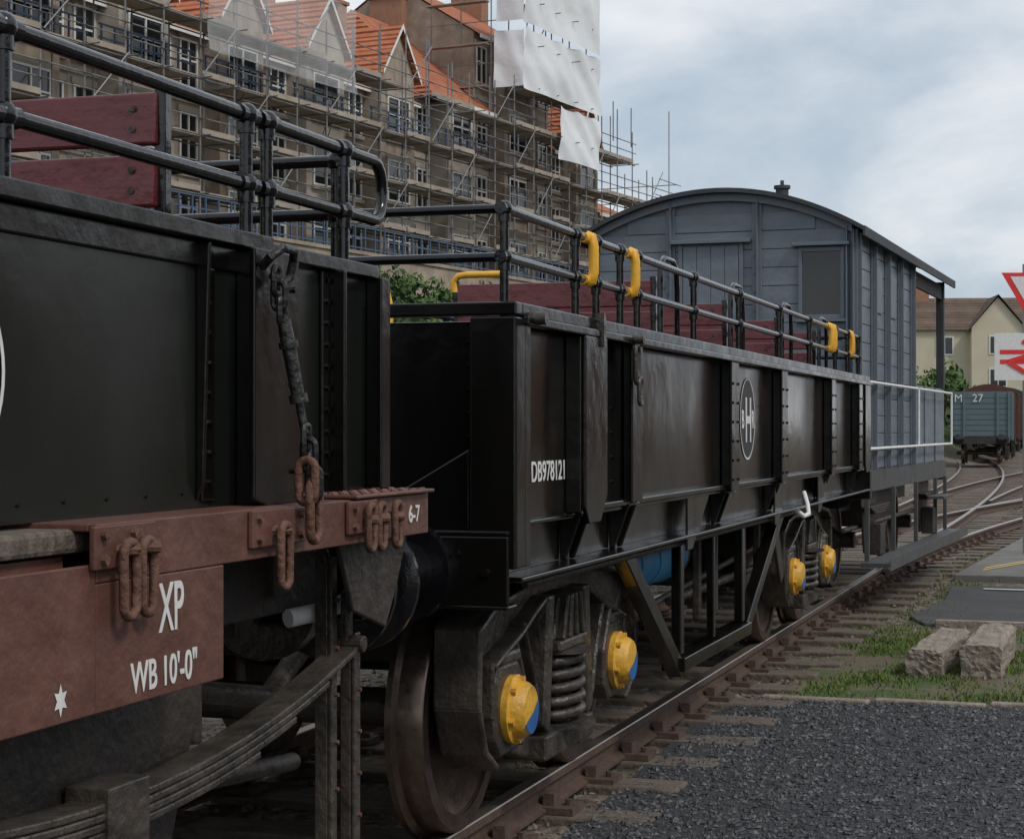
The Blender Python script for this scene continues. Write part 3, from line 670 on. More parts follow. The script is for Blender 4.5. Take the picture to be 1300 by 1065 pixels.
railing(W1,'handrail_far',YL-.09,[.3,1.7,3.06,4.5],-2.0,4.6)
cross_rail(W1,'end_rail',4.76,YR,2.92,posts=(2.0,2.9,))
bench(W1,4.12,2.20,3.15,2.335); bench(W1,2.5,2.20,3.15,2.335,'_b')
text(W1,'lettering_XP','XP',(3.285,1.7505,1.125),.135,white,sx=.62,bold=.0015)
text(W1,'lettering_WB','WB 10\'-0"',(3.175,1.7505,1.020),.082,white,sx=.78,bold=.001)
text(W1,'lettering_67','6-7',(4.655,1.7505,1.272),.062,white,sx=1.0,bold=.001)
st=P(W1,'star_mark',white); pts=[]
for k in range(12):
    t=math.pi/2+k*math.pi/6; r=.030 if k%2==0 else .015; pts.append((2.925+r*math.cos(t)*.8,1.7505,1.042+r*math.sin(t)))
st.raw(pts+[(2.925,1.7505,1.042)],[(12,i,(i+1)%12) for i in range(12)]); st.done()
ring(W1,'logo_ring',2.755,1.882,1.62,.20,.010)
# ================================================================ BRAKE VAN
BV=root('brake_van',(16.76,2.06,0),math.radians(-2.3))
wy0,wy1=.06,2.50; cy=(wy0+wy1)/2; eave=3.25; rise=.38; HW=1.31
def arcz(y,off=0):
    t=(y-cy)/HW; return eave+rise*(1-t*t)+off
BL=3.75; VL=6.45
wl=P(BV,'body_walls',greyd)
def endwall(x0,x1):
    poly=[(wy0+.02,1.13),(wy1-.02,1.13)]+[(wy1-.02-(wy1-wy0-.04)*k/16,arcz(wy1-.02-(wy1-wy0-.04)*k/16,-.01)) for k in range(17)]
    wl.prismX(poly,x0,x1)
endwall(.04,.08); endwall(BL-.04,BL)
wl.box(.06,BL-.02,wy0+.02,wy0+.05,1.13,eave+.03); wl.box(.06,BL-.02,wy1-.05,wy1-.02,1.13,eave+.03)
wl.done()
pk=P(BV,'end_planks',greyv,bevel=0.004)
z=1.14;H=.165
while z<3.6:
    zt=z+H-.006
    if zt<arcz(wy0)-.02: a,b=wy0+.03,wy1-.03
    else:
        q=1-(zt+.02-eave)/rise
        if q<=0.02: break
        hw=HW*math.sqrt(q); a,b=max(wy0+.03,cy-hw),min(wy1-.03,cy+hw)
    segs=[(a,b)]
    if 2.5<z+.1<3.1: segs=[(a,.15),(.56,b)]
    for (s0,s1) in segs:
        if s1>s0+.02: pk.box(.026+U(-.002,.002),.04,s0,s1,z,zt)
    z+=H
pk.done()
sk=P(BV,'side_planks',greyv,bevel=0.005); z=1.14
while z<3.2: sk.box(.06,BL,wy0+.006,wy0+.02,z,z+H-.005); sk.box(.06,BL,wy1-.02,wy1-.006,z,z+H-.005); z+=H
sk.done()
st=P(BV,'body_stanchions',greyd,bevel=0.004)
for y in(wy0,.12,.92,1.72,wy1-.06):
    st.box(-.035,.022,y,y+.012,1.13,arcz(y)-.03); st.box(.012,.022,y-.03,y+.06,1.13,arcz(y)-.03)
for x in(.04,.9,1.75,2.6,3.5): st.box(x,x+.07,wy0-.012,wy0+.004,1.13,3.24); st.box(x+.03,x+.042,wy0-.055,wy0-.012,1.13,3.24)
st.box(.0,.022,1.06,1.098,2.0,3.18); st.box(.0,.022,1.62,1.66,2.0,3.18); st.box(-.05,.022,.99,1.72,3.18,3.215)
st.box(-.05,.022,.10,.61,3.13,3.16)
st.box(.0,.03,.15,.185,2.48,3.12); st.box(.0,.03,.525,.56,2.48,3.12); st.box(.0,.03,.185,.525,2.48,2.52); st.box(.0,.03,.185,.525,3.08,3.12); st.box(-.03,.03,.13,.58,2.455,2.478)
for x in(1.1,2.0): st.box(x,x+.45,wy0-.01,wy0+.004,2.6,3.0)
st.done()
bt=P(BV,'bolts',greyd)
bolts(bt,[(.012,y+.04,1.25+.165*i) for y in(.12,.92,1.72,wy1-.06) for i in range(12)],.010,.010,'X'); bt.done()
dr=P(BV,'end_door',greyv,bevel=0.004)
for i in range(4): dr.box(.004,.024,1.102+i*.129,1.102+i*.129+.126,1.14,3.16)
dr.done()
gl=P(BV,'window_glass',glassd); gl.box(.016,.020,.186,.524,2.521,3.079); gl.done()
rf=P(BV,'roof',roofm,smooth=False)
n=24; top=[(cy-HW+2*HW*k/n) for k in range(n+1)]
poly=[(y,arcz(y,.0)) for y in top]+[(y,arcz(y,.04)) for y in reversed(top)]
rf.prismX(poly,-.10,VL+.15)
rf.box(-.10,VL+.15,cy-HW-.02,cy-HW,eave-.05,eave+.035); rf.box(-.10,VL+.15,cy+HW,cy+HW+.02,eave-.05,eave+.035)
rf.done()
ri=P(BV,'roof_end_arch',greyd)
poly=[(y,arcz(y,-.07)) for y in top[1:-1]]+[(y,arcz(y,-.002)) for y in reversed(top[1:-1])]
ri.prismX(poly,-.02,.035); ri.done()
cv=P(BV,'stove_chimney',roofm,smooth=True); cv.cyl((1.2,.95,3.5),(1.2,.95,3.80),.062,16); cv.cyl((1.2,.95,3.80),(1.2,.95,3.83),.08,16); cv.cyl((1.2,.95,3.83),(1.2,.95,3.88),.018,8);cv.cyl((1.2,.95,3.66),(1.2,.95,3.69),.075,16); cv.done()
vr=P(BV,'verandah',greyv,bevel=0.006)
vr.box(BL,VL,wy0+.01,wy0+.05,1.13,1.98); vr.box(BL,VL,wy1-.05,wy1-.01,1.13,1.98); vr.box(VL-.04,VL,wy0+.05,wy1-.05,1.13,1.98)
for x in(BL+.05,BL+.9,BL+1.8): vr.box(x,x+.06,wy0-.005,wy0+.009,1.13,1.98)
vr.done()
vp=P(BV,'verandah_posts',roofm,bevel=0.006)
for y in(wy0,wy1-.1): vp.box(VL-.1,VL,y,y+.09,1.98,3.26); vp.box(BL+.0,BL+.08,y,y+.08,1.98,3.26)
vp.box(BL+.08,VL-.1,wy0+.02,wy0+.06,3.05,3.22)
vp.done()
vi=P(BV,'verandah_interior',dark); vi.box(BL+.002,BL+.01,wy0+.1,wy1-.1,1.2,3.3); vi.box(BL+.01,VL-.05,wy0+.06,wy1-.06,1.14,1.18); vi.box(BL+.9,BL+1.2,.6,1.2,1.2,2.2); vi.done()
uf=P(BV,'underframe',ufgrey,bevel=0.006)
uf.box(.0,VL,wy0,wy0+.05,.93,1.13); uf.box(.0,VL,wy1-.05,wy1,.93,1.13); uf.box(-.06,.0,wy0,wy1,.90,1.13); uf.box(VL,VL+.06,wy0,wy1,.90,1.13)
uf.box(.2,6.3,wy0-.28,wy0-.02,.28,.32); uf.box(.2,6.3,wy0-.285,wy0-.281,.25,.36)
for x in(.4,2.0,3.6,5.2,6.1): uf.box(x,x+.05,wy0-.06,wy0-.02,.32,.95)
uf.box(4.4,5.3,wy0-.24,wy0-.06,.74,.77)
uf.done()
ug=P(BV,'running_gear',under,bevel=0.006)
for x in(1.3,5.1):
    ug.prismY([(x-.5,.95),(x+.5,.95),(x+.25,.35),(x-.25,.35)],wy0+.08,wy0+.10); ug.box(x-.15,x+.15,wy0-.05,wy0+.08,.33,.62)
    for i in range(4): ug.box(x-.6+.1*i,x+.6-.1*i,wy0-.03,wy0+.06,.72+.02*(3-i),.738+.02*(3-i))
ug.box(.2,6.2,.5,.6,.7,1.1); ug.box(.2,6.2,1.9,2.0,.7,1.1); ug.box(2.4,3.9,.3,1.6,.55,.95); ug.cyl((.2,.2,.6),(6,.2,.6),.025,8)
ug.done()
for i,x in enumerate((1.3,5.1)): wheelset(BV,x,cy,.46,'_%d'%i)
wr=P(BV,'white_handrails',white,smooth=True)
yr=wy0-.08
for (xa,xb,z_) in((.05,3.5,1.93),(3.6,VL,1.93),(.05,VL,1.33)): wr.cyl((xa,yr,z_),(xb,yr,z_),.014,10)
for x in(.06,3.55,VL-.02): wr.cyl((x,yr,1.33),(x,yr,1.93),.014,10)
for x in(.9,1.75,2.6,4.5,5.5):
    wr.cyl((x,yr,1.93),(x,wy0,1.93),.012,8); wr.cyl((x,yr,1.33),(x,wy0,1.33),.012,8)
wr.cyl((-.03,.03,1.15),(-.03,.03,2.0),.014,10)
wr.done()
text(BV,'lettering','LV',(1.0,wy0+.003,1.5),.12,white)
for i,y in enumerate((cy-.87,cy+.87)): buffer(BV,-.06,y,1.04,-1,'_%d'%i)
# ================================================================ distant wagons
def far_wagon(name,x,y,L,body,zt,roof=False,rz=0.03):
    r=root(name,(x,y,0),rz)
    b=P(r,'body',body)
    b.box(0,L,-1.2,1.2,1.15,zt-.0 if roof else 1.25)
    if not roof:
        b.box(0,.07,-1.2,1.2,1.25,zt); b.box(L-.07,L,-1.2,1.2,1.25,zt); b.box(.07,L-.07,-1.2,-1.13,1.25,zt); b.box(.07,L-.07,1.13,1.2,1.25,zt)
    b.done()
    d=P(r,'planks_and_straps',body,bevel=.01)
    z=1.17
    while z<zt-.1:
        d.box(-.03,0,-1.19,1.19,z,z+.205); d.box(.02,L-.02,-1.23,-1.2,z,z+.205); z+=.225
    for y_ in(-.75,.6,-1.2,1.1): d.box(-.09,-.03,y_,y_+.1,1.0,zt)
    for x_ in(.1,L*.36,L*.62,L-.2): d.box(x_,x_+.1,-1.28,-1.23,1.0,zt)
    d.done()
    u=P(r,'underframe',under); u.box(-.02,L+.02,-1.1,-1.0,.88,1.14);u.box(-.02,L+.02,1.0,1.1,.88,1.14);u.box(-.1,-.02,-1.15,1.15,.85,1.14)
    for x_ in(L*.22,L*.78): u.box(x_-.15,x_+.15,-1.1,-.85,.35,.65); u.prismY([(x_-.4,.88),(x_+.4,.88),(x_+.2,.4),(x_-.2,.4)],-.98,-.96)
    u.done()
    for i,x_ in enumerate((L*.22,L*.78)): wheelset(r,x_,0,.46,'_%d'%i)
    for i,y_ in enumerate((-.87,.87)): buffer(r,-.1,y_,1.04,-1,'_%d'%i)
    if roof:
        q=P(r,'roof',roofm if body is not redp else redp); q.prismX([(-1.28,zt)]+[(-1.28+2.56*k/10,zt+.4*(1-(k/5-1)**2)+.04) for k in range(11)]+[(1.28,zt)],-.1,L+.1); q.done()
    return r
fw=far_wagon('open_goods_wagon',80.5,5.02,5.2,teal,3.02)
text(fw,'lettering','M   27',(-.10,1.05,2.6),.45,white,rot=(math.pi/2,0,-math.pi/2))
far_wagon('goods_van',90,5.2,6,redp,3.1,True,.03)
far_wagon('goods_van',98,5.3,7,brownw,3.1,True,.03)
far_wagon('goods_van',107,5.4,7,brownw,3.3,True,.04)
far_wagon('open_goods_wagon',117,5.6,7,redp,2.6,False,.04)
# ================================================================ terrace of houses
def tw(u,v,z=0): return (FX+ca*u-sa*v, FY+sa*u+ca*v, z)
BZ=8.0
def house(u0,u1,eave,ridge,wallm,gable=True,nst=3,hip=False):
    r=root('terraced_house',tw(u0,0,0),CA); w=u1-u0; D=9
    a=P(r,'walls',wallm); a.box(0,w-.003,0,D,BZ-3,eave)
    if not hip: a.prismX([(0,eave),(D,eave),(D/2,ridge)],0.02,.3)
    a.prismX([(0,eave),(D,eave),(D/2,ridge)],w-.3,w-.02)
    bw=1.45; bm=w*.5 if w<8 else w*.35
    a.box(bm-bw,bm+bw,-.9,0,BZ-3,eave-.2+(.9 if gable else 0))
    gz=eave+.7
    if gable: a.prismY([(bm-bw,gz-.02),(bm+bw,gz-.02),(bm,gz+1.9)],-.9,D/2)
    a.done()
    t=P(r,'roof',orange); hx=2.2 if hip else -.05; fy=-1.2 if hip else -.35
    t.raw([(-.05,fy,eave-.15),(w+.05,fy,eave-.15),(w+.05,D/2,ridge+.1),(hx,D/2,ridge+.1),(-.05,D+.35,eave-.15),(w+.05,D+.35,eave-.15)],[(0,1,2,3),(3,2,5,4)]+([(0,3,4)] if hip else []))
    if gable:
        t.raw([(bm-bw-.25,-1.15,gz-.25),(bm,-1.15,gz+2.05),(bm,D/2,gz+2.05),(bm-bw-.25,D/2,gz-.25),(bm+bw+.25,-1.15,gz-.25),(bm+bw+.25,D/2,gz-.25)],[(0,1,2,3),(1,4,5,2)])
    t.done()
    fa=P(r,'fascia_boards',white)
    if gable:
        for s in(-1,1):
            A=Vector((bm+s*(bw+.25),0,gz-.33));B=Vector((bm,0,gz+2.0));fa.raw([(A.x,-1.17,A.z),(A.x,-1.17,A.z+.2),(B.x,-1.17,B.z+.12),(B.x,-1.17,B.z-.12)],[(0,1,2,3)])
    fa.box(0,w,fy-.07,fy-.01,eave-.32,eave-.14); fa.done()
    wf=P(r,'window_frames',white); wg=P(r,'window_glass',glassd); sl=P(r,'stone_dressings',render_w)
    sth=(eave-BZ)/nst
    for s in range(nst):
        zc=BZ+sth*s+sth*.52
        cands=[(bm,-.9,1.8),( .8+.0,0,.95),(w-.85,0,.95)]
        if w>=8: cands.append((w*.62,0,1.1))
        for (c,vv,ww) in cands:
            if vv==0 and abs(c-bm)<bw+ww/2: continue
            hh=1.65
            wg.box(c-ww/2,c+ww/2,vv-.02,vv+.02,zc-hh/2,zc+hh/2)
            for (p0,p1,q0,q1) in((c-ww/2-.08,c-ww/2,zc-hh/2-.08,zc+hh/2+.08),(c+ww/2,c+ww/2+.08,zc-hh/2-.08,zc+hh/2+.08),(c-ww/2,c+ww/2,zc+hh/2,zc+hh/2+.08),(c-ww/2,c+ww/2,zc-hh/2-.08,zc-hh/2),(c-.035,c+.035,zc-hh/2,zc+hh/2),(c-ww/2,c-.035,zc+.1,zc+.17),(c+.035,c+ww/2,zc+.1,zc+.17)):
                wf.box(p0,p1,vv-.07,vv-.022,q0,q1)
            sl.box(c-ww/2-.2,c+ww/2+.2,vv-.14,vv,zc-hh/2-.24,zc-hh/2-.09); sl.box(c-ww/2-.2,c+ww/2+.2,vv-.09,vv,zc+hh/2+.09,zc+hh/2+.32)
        sl.box(0.01,w-.01,-.08,0,BZ+sth*s-.02,BZ+sth*s+.14)
    wf.done();wg.done();sl.done()
    c=P(r,'chimney',brick); c.box(w-.5,w+.3,D/2-.9,D/2+.9,ridge-.8,ridge+1.3); c.box(w-.58,w+.38,D/2-1,D/2+1,ridge+1.3,ridge+1.45)
    for k in(-.55,0,.55): c.cyl((w-.1,D/2+k,ridge+1.45),(w-.1,D/2+k,ridge+2.0),.14,10)
    c.done()
u=-66.0; i=0
while u<-6.5:
    house(u,u+6.0,16.1,19.5,stone if i%2 else render_w); u+=6.0; i+=1
house(-6,0.0,16.5,21.0,render_w,gable=False,hip=True)
house(0,8.6,20.4,23.2,stone,gable=False,nst=4)
house(8.6,14.6,16.0,18.6,stone)
house(14.6,21.4,13.4,15.4,cream,gable=False,nst=2)
rwl=root('retaining_wall',tw(0,0,0),CA); q=P(rwl,'stone_wall',stone); q.box(-64,26,-4.6,-4.3,4.5,BZ+.05); q.box(-64,26,-4.68,-4.22,BZ+.05,BZ+.18); q.done()
SC=root('scaffolding',tw(0,0,0),CA)
pl=P(SC,'tubes',poleM); dk=P(SC,'decks',plank); 
def seg(a,b,r=.032,n=5): pl.cyl(a,b,r,n,caps=False)
uu=-64.0; S=2.1
def top_at(u):
    if u<-6: return 17.4
    if u<0: return 16.9
    if u<8.8: return 24.0
    if u<14.5: return 17.6
    return 14.6
cols=[]
while uu<21: cols.append(uu); uu+=S
for ci,u_ in enumerate(cols):
    tp=top_at(u_)
    for v in(-1.35,-2.65): seg((u_+U(-.05,.05),v,BZ-.2),(u_+U(-.05,.05),v,tp+U(-.3,1.2)))
    z=BZ+1.7
    while z<tp:
        seg((u_,-1.2,z-.1),(u_,-2.95-U(0,.3),z-.1),.028); z+=2.0
    if ci<len(cols)-1:
        u2=cols[ci+1]; tp2=min(tp,top_at(u2))
        z=BZ+1.7;k=0
        while z<tp2:
            for v in(-1.35,-2.65): seg((u_-.3,v,z-.13),(u2+.3,v,z-.13))
            if R()<.96: dk.box(u_+.01,u2-.01,-2.6,-1.4,z-.05,z)
            if R()<.65: dk.box(u_+.05,u2-.05,-2.72,-2.69,z-.03,z+.16)
            seg((u_-.3,-2.72,z+.5),(u2+.3,-2.72,z+.5),.026); 
            seg((u_-.3,-2.72,z+1.0),(u2+.3,-2.72,z+1.0),.026)
            if (ci+k)%4==0: seg((u_,-2.78,z),(u2,-2.78,z+2.0),.028)
            if (ci*3+k)%9==4:
                for q in(0,.4): seg((u_+.7+q,-1.6,z),(u_+1.0+q,-2.2,z+2.2),.025)
            z+=2.0;k+=1
for v in(-1.2,.4,2.0): seg((-.5,v,16.5),(-.5,v,24.5))
for z in(17.7,19.7,21.7): 
    seg((-.5,-2.6,z),(-.5,2.2,z)); seg((-.5,-2.6,z+1),(-.5,2.2,z+1),.026); dk.box(-1.1,-.65,-1.2,2.0,z-.18,z-.13)
for u_ in(9,11,13.5): seg((u_,-2.65,16.5),(u_,-2.65,18+U(.5,1.4)))
seg((19.3,-2.6,14.5),(19.3,-2.6,19.3),.03)
for z in[9+.9*i for i in range(8)]:
    seg((20.4,-2.7,z),(20.4,3,z),.026); seg((18+U(-1,1),-2.7+U(0,.2),z),(21.4+U(-.5,.5),-2.7,z+U(-.1,.1)),.026)
pl.done(); dk.done()
def sheet(name,u0,u1,v0,v1,z0,z1,m,amp=.06):
    p=P(SC,name,m,smooth=True); nu,nz=48,36;vs=[];fs=[]
    L=math.hypot(u1-u0,v1-v0);nxv=Vector((-(v1-v0),(u1-u0)))/L
    ph=U(0,6)
    for i in range(nu+1):
        for j in range(nz+1):
            s=i/nu;t=j/nz
            dd=amp*(math.sin(s*L*1.3+ph+1.5*math.sin(t*4+s*5))+.8*math.sin(t*(z1-z0)*1.7+s*6+ph)+.7*math.sin(s*L*3.1+t*7+ph)*math.sin(t*5)-1.6)
            x=u0+(u1-u0)*s+nxv[0]*dd;y=v0+(v1-v0)*s+nxv[1]*dd
            edge=-.10*abs(math.sin(s*math.pi*L/2.1)) if j==nz else 0
            vs.append((x,y,z0+(z1-z0)*t+edge))
    for i in range(nu):
        for j in range(nz): a=i*(nz+1)+j; fs.append((a,a+nz+1,a+nz+2,a+1))
    p.raw(vs,fs); p.done()
sheet('sheeting_top',-.5,8.6,-2.85,-2.85,20.5,25.2,sheetw); sheet('sheeting_middle',-.5,8.6,-2.85,-2.85,17.4,20.3,sheetw); sheet('sheeting_low',3.6,8.6,-2.85,-2.85,14.6,17.2,sheetw)
sheet('sheeting_side_top',-.55,-.5,-1.5,-2.9,20.6,25.2,sheetw,.03); sheet('sheeting_side',-.55,-.5,-1.4,-2.9,17.5,20.2,sheetw,.03)
netm=mat('debris_netting',(0.55,0.56,0.57),0.7,nscale=2); netm.node_tree.nodes['Principled BSDF'].inputs['Alpha'].default_value=0.28
sheet('debris_netting',-26,-16,-2.85,-2.85,14.6,18.0,netm,.05)
rl=root('metal_railing',tw(0,0,0),CA); q=P(rl,'bars',bluer)
x=-60
while x<24:
    q.box(x,x+.06,-4.48,-4.42,BZ+.18,BZ+1.15); x+=.75
for z in(BZ+1.1,BZ+.7,BZ+.3): q.box(-60,24,-4.47,-4.43,z,z+.05)
q.done()
bc=root('balcony_railings',tw(0,0,0),CA); q=P(bc,'bars',bluer)
u=-66
while u<0:
    z=BZ+6.0
    for zz in(z,z+.45,z+.9): q.box(u+.2,u+5.6,-1.15,-1.1,zz,zz+.06)
    for k in range(8): q.box(u+.3+k*.72,u+.36+k*.72,-1.15,-1.1,z,z+.9)
    u+=6
q.done()
# ================================================================ distant cream houses right
def dhouse(name,x,y,rz,w,d,zb,ze,zr,wallm,roofmat,gab=True):
    r=root(name,(x,y,0),rz)
    a=P(r,'walls',wallm); a.box(0,d,-w/2,w/2,zb,ze); a.prismY([(0,ze),(d,ze),(d/2,zr-.1)],-w/2,-w/2+.2); a.prismY([(0,ze),(d,ze),(d/2,zr-.1)],w/2-.2,w/2)
    if gab: a.box(-1.2,0,-2.4,1.4,zb,ze); a.prismX([(-2.4,ze),(1.4,ze),(-.5,zr-.3)],-1.2,d/2)
    a.done()
    t=P(r,'roof',roofmat)
    t.raw([(-.3,-w/2-.2,ze-.15),(-.3,w/2+.2,ze-.15),(d/2,w/2+.2,zr),(d/2,-w/2-.2,zr),(d+.3,-w/2-.2,ze-.15),(d+.3,w/2+.2,ze-.15)],[(0,1,2,3),(3,2,5,4)])
    if gab: t.raw([(-1.5,-2.7,ze-.25),(-1.5,-.5,zr-.1),(d/2,-.5,zr-.1),(d/2,-2.7,ze-.25),(-1.5,1.7,ze-.25),(d/2,1.7,ze-.25)],[(0,1,2,3),(1,4,5,2)])
    t.done()
    f=P(r,'window_frames',white); g_=P(r,'window_glass',glassd)
    wins=[(3.2,0),(-4.0,0)]+([(-.5,-1.2)] if gab else [(-.5,0)])
    for (yy,xx) in wins:
        for zc in(zb+1.6,zb+4.2,zb+6.6):
            if zc+.7>ze: continue
            f.box(xx-.06,xx-.01,yy-.65,yy+.65,zc-.7,zc+.7); g_.box(xx-.08,xx-.061,yy-.55,yy-.04,zc-.6,zc+.6); g_.box(xx-.08,xx-.061,yy+.04,yy+.55,zc-.6,zc+.6)
    f.done();g_.done()
    c=P(r,'chimney',brick); c.box(d/2-.4,d/2+.4,w/2-1.6,w/2-.6,zr-.5,zr+.9); c.done()
th=math.radians(17.48); cth,sth_=math.cos(th),math.sin(th)
def cw(depth,r): return depth*cth+r*sth_, depth*sth_-r*cth
x,y=cw(140,35.3); dhouse('rendered_house',x,y,math.radians(12),11,8,1.0,8.9,11.4,cream,brtile)
x,y=cw(150,50.0); dhouse('rendered_house',x,y,math.radians(5),12,8,1.0,7.5,10.2,cream,brtile)
x,y=cw(210,58); dhouse('rendered_house',x,y,math.radians(8),14,8,1.0,8.5,12.2,stone,brtile,False)
SB=root('unseen_reflection_building',(9,-21,0),0)  # added out of frame so the black wagon sides reflect less sky
a=P(SB,'walls',stone); a.box(-18,40,-8,0,-.2,4.4); a.done(); a=P(SB,'roof',brtile); a.prismX([(.5,4.4),(-4,7.6),(-8.5,4.4)],-18.5,40.5); a.done()
a=P(SB,'doors_and_windows',glassd)
for k in range(15): a.box(-15+3.6*k,-13.4+3.6*k,.0,.03,.9,2.9)
a.done(); a=P(SB,'frames',white)
for k in range(15): a.box(-15.1+3.6*k,-13.3+3.6*k,.0,.05,2.9,3.0); a.box(-15.1+3.6*k,-13.3+3.6*k,.0,.06,.8,.9)
a.done()
GS=root('unseen_reflection_shed',(62,-22,0),math.radians(-2))  # second unseen building, put in as a dark horizon for the far panels' reflections
a=P(GS,'walls',brick); a.box(0,70,-14,0,-.2,5.5); a.done(); a=P(GS,'roof',brtile); a.prismX([(.5,5.5),(-7,9),(-14.5,5.5)],-.5,70.5); a.done()
a=P(GS,'doors',dark)
for k in range(8): a.box(4+8*k,7+8*k,0,.04,-.1,3.8)
a.done()
# ================================================================ road signs
sx_,sy_=cw(24,6.53)
SG=root('give_way_sign',(sx_,sy_,0),math.radians(14))
p=P(SG,'post',greysign,smooth=True); p.cyl((0.06,0,-.2),(0.06,0,3.6),.035,14); p.done()
p=P(SG,'sign_red_border',redsign); s=.62; p.prismX([(-s/2,3.22+s*.433),(s/2,3.22+s*.433),(0,3.22-s*.433)],0,.006); p.done()
p=P(SG,'sign_white_centre',white); s=.40; p.prismX([(-s/2,3.265+s*.433),(s/2,3.265+s*.433),(0,3.265-s*.433)],-.006,-.003); p.done()
SG2=root('station_direction_sign',(sx_,sy_,0),math.radians(14))
p=P(SG2,'sign_plate',white,bevel=.002); p.box(-.0,.012,-.37,.40,2.12,2.72); p.done()
p=P(SG2,'red_double_arrow',redsign)
def stroke(a,b,w,x):
    A=Vector(a);B=Vector(b);d=(B-A).normalized();n=Vector((-d.y,d.x))*w/2
    p.prismX([(A.x-n.x,A.y-n.y),(B.x-n.x,B.y-n.y),(B.x+n.x,B.y+n.y),(A.x+n.x,A.y+n.y)],x,x+.002)
oy,oz=.03,2.42
stroke((oy-.30,oz+.062),(oy+.30,oz+.062),.055,-.004); stroke((oy-.30,oz-.062),(oy+.30,oz-.062),.055,-.004)
for i,(a,b) in enumerate((((-.02,.20),(.20,.062)),((.20,.062),(-.20,-.062)),((-.20,-.062),(.02,-.20)))):
    stroke((oy-a[0],oz+a[1]),(oy-b[0],oz+b[1]),.055,-.0075-.003*i)
p.done()
# ================================================================ vegetation
def bush(name,x,y,z,sx,sy,sz,n,ls,m1,m2):
    r=root(name,(x,y,z)); A=P(r,'foliage',m1);B=P(r,'foliage_dark',m2)
    cl=[]
    for k in range(max(5,int(7+sx*1.5))):
        t=U(0,6.28);q=math.sqrt(R()); cl.append((math.cos(t)*q*sx*.75,math.sin(t)*q*sy*.75,U(.25,.85)*sz,U(.22,.42)))
    for k in range(n):
        c=random.choice(cl); 
        d=Vector((random.gauss(0,1),random.gauss(0,1),random.gauss(0,1))).normalized()*(R()**.4)
        px,py,pz=c[0]+d.x*c[3]*sx,c[1]+d.y*c[3]*sy,c[2]+d.z*c[3]*sz*.8
        if pz<-.3: pz=U(0,.3)
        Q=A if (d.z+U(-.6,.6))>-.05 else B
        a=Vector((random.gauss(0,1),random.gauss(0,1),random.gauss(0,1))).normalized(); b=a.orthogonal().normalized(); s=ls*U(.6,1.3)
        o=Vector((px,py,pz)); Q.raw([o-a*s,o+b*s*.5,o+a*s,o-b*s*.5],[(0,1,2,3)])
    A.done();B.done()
    t=P(r,'stems',bark)
    for c in cl[:7]: t.cyl((0,0,-.3),(c[0],c[1],c[2]),.03*sz+.01,6,r2=.01)
    t.done()
for k in range(140):
    u_=U(-52,30); v_=U(-17,-5.3)
    X_,Y_,_=tw(u_,v_); zz=terr(X_,Y_)
    h_=U(.7,1.9) if v_<-8 else U(.4,1.1)
    bush('shrub',X_,Y_,zz-.2,U(1,2.6),U(1,2.2),h_,300,.14,*( (leafA,leafB) if R()<.5 else (leafB,leafA)))
for (dpt,r0,s,h) in((118,26.5,2.5,3.2),(120,28.8,2.6,2.4),(122,31,2.4,2.0),(125,34.2,2.6,1.6),(105,23.6,3,4.4),(128,37,3,1.8),(110,27.5,2,2.0)):
    x,y=cw(dpt,r0); bush('shrub',x,y,-.1+ (1.2 if dpt>115 else 0),s,s,h+1.0,900,.2,leafA,leafB)
# ================================================================ world, sun, camera
w=bpy.data.worlds.new('World'); scene.world=w; w.use_nodes=True; nt=w.node_tree
bg=nt.nodes['Background']; bg.inputs['Strength'].default_value=0.125
SUN_EL,SUN_AZ=math.radians(48),math.radians(205)
sky=nt.nodes.new('ShaderNodeTexSky'); sky.sky_type='NISHITA'; sky.sun_disc=False; sky.sun_elevation=SUN_EL; sky.sun_rotation=SUN_AZ
tc=nt.nodes.new('ShaderNodeTexCoord')
sep=nt.nodes.new('ShaderNodeSeparateXYZ'); nt.links.new(tc.outputs['Generated'],sep.inputs[0])
mz=nt.nodes.new('ShaderNodeMath'); mz.operation='MAXIMUM'; mz.inputs[1].default_value=0.0; nt.links.new(sep.outputs['Z'],mz.inputs[0])
az=nt.nodes.new('ShaderNodeMath'); az.operation='ADD'; az.inputs[1].default_value=0.28; nt.links.new(mz.outputs[0],az.inputs[0])
dx=nt.nodes.new('ShaderNodeMath'); dx.operation='DIVIDE'; nt.links.new(sep.outputs['X'],dx.inputs[0]); nt.links.new(az.outputs[0],dx.inputs[1])
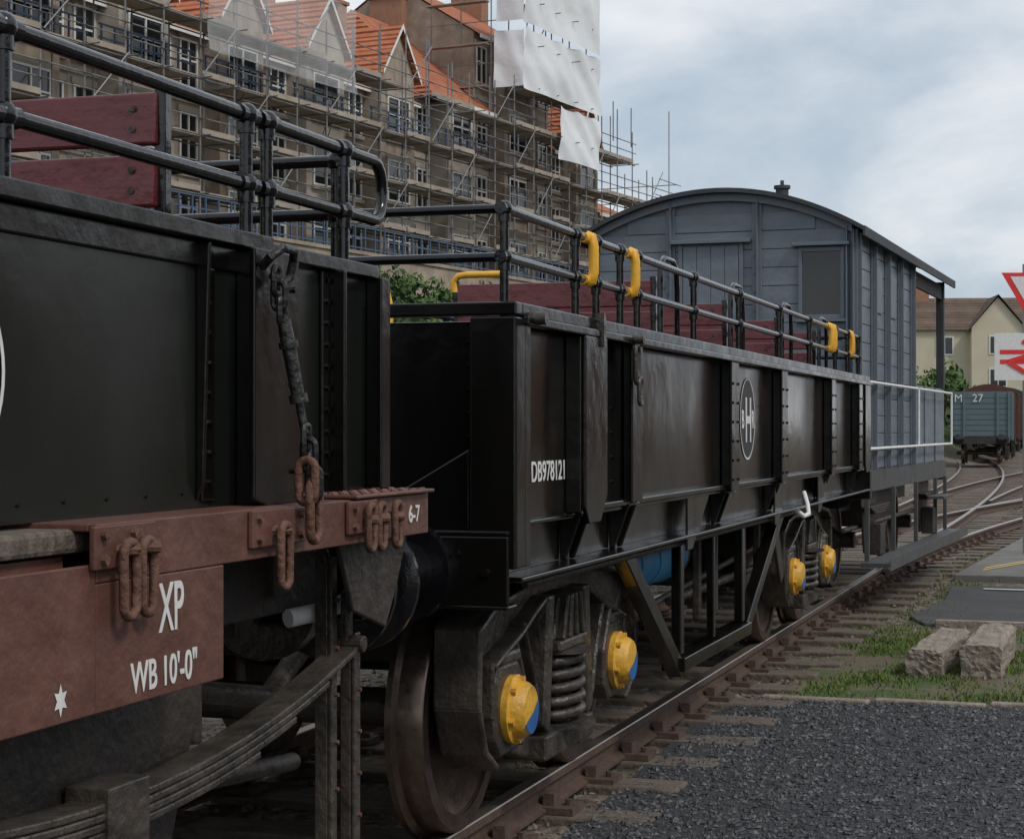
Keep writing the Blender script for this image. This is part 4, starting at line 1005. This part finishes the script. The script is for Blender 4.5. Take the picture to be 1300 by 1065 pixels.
dy=nt.nodes.new('ShaderNodeMath'); dy.operation='DIVIDE'; nt.links.new(sep.outputs['Y'],dy.inputs[0]); nt.links.new(az.outputs[0],dy.inputs[1])
cmb=nt.nodes.new('ShaderNodeCombineXYZ'); nt.links.new(dx.outputs[0],cmb.inputs[0]); nt.links.new(dy.outputs[0],cmb.inputs[1])
cmb.inputs[2].default_value=5.2
n1=nt.nodes.new('ShaderNodeTexNoise'); n1.inputs['Scale'].default_value=1.5; n1.inputs['Detail'].default_value=10; n1.inputs['Roughness'].default_value=.55; n1.inputs['Distortion'].default_value=.35
nt.links.new(cmb.outputs[0],n1.inputs['Vector'])
cr=nt.nodes.new('ShaderNodeValToRGB'); e=cr.color_ramp.elements
e[0].position=.33; e[0].color=(3.4,4.1,4.9,1); e[1].position=.62; e[1].color=(7.6,7.7,7.8,1)
k=e.new(.43); k.color=(4.6,5.2,5.8,1); k=e.new(.51); k.color=(6.0,6.3,6.7,1)
nt.links.new(n1.outputs['Fac'],cr.inputs['Fac'])
mx=nt.nodes.new('ShaderNodeMixRGB'); mx.inputs['Fac'].default_value=.9
nt.links.new(sky.outputs[0],mx.inputs[1]); nt.links.new(cr.outputs['Color'],mx.inputs[2]); nt.links.new(mx.outputs[0],bg.inputs['Color'])
ld=bpy.data.lights.new('sun','SUN'); ld.energy=1.5; ld.angle=math.radians(12); ld.color=(1,.96,.9)
lo=bpy.data.objects.new('sun',ld); scene.collection.objects.link(lo)
sd=Vector((math.sin(SUN_AZ)*math.cos(SUN_EL),math.cos(SUN_AZ)*math.cos(SUN_EL),math.sin(SUN_EL)))
lo.rotation_euler=sd.to_track_quat('Z','Y').to_euler()
cd=bpy.data.cameras.new('camera'); co=bpy.data.objects.new('camera',cd); scene.collection.objects.link(co)
cd.sensor_width=36; cd.lens=2400/1300*36; cd.clip_start=.05; cd.clip_end=5000
co.location=(0,0,1.52)
dirv=Vector((cth,sth_,10.5/2400)); co.rotation_euler=dirv.to_track_quat('-Z','Y').to_euler()
scene.camera=co
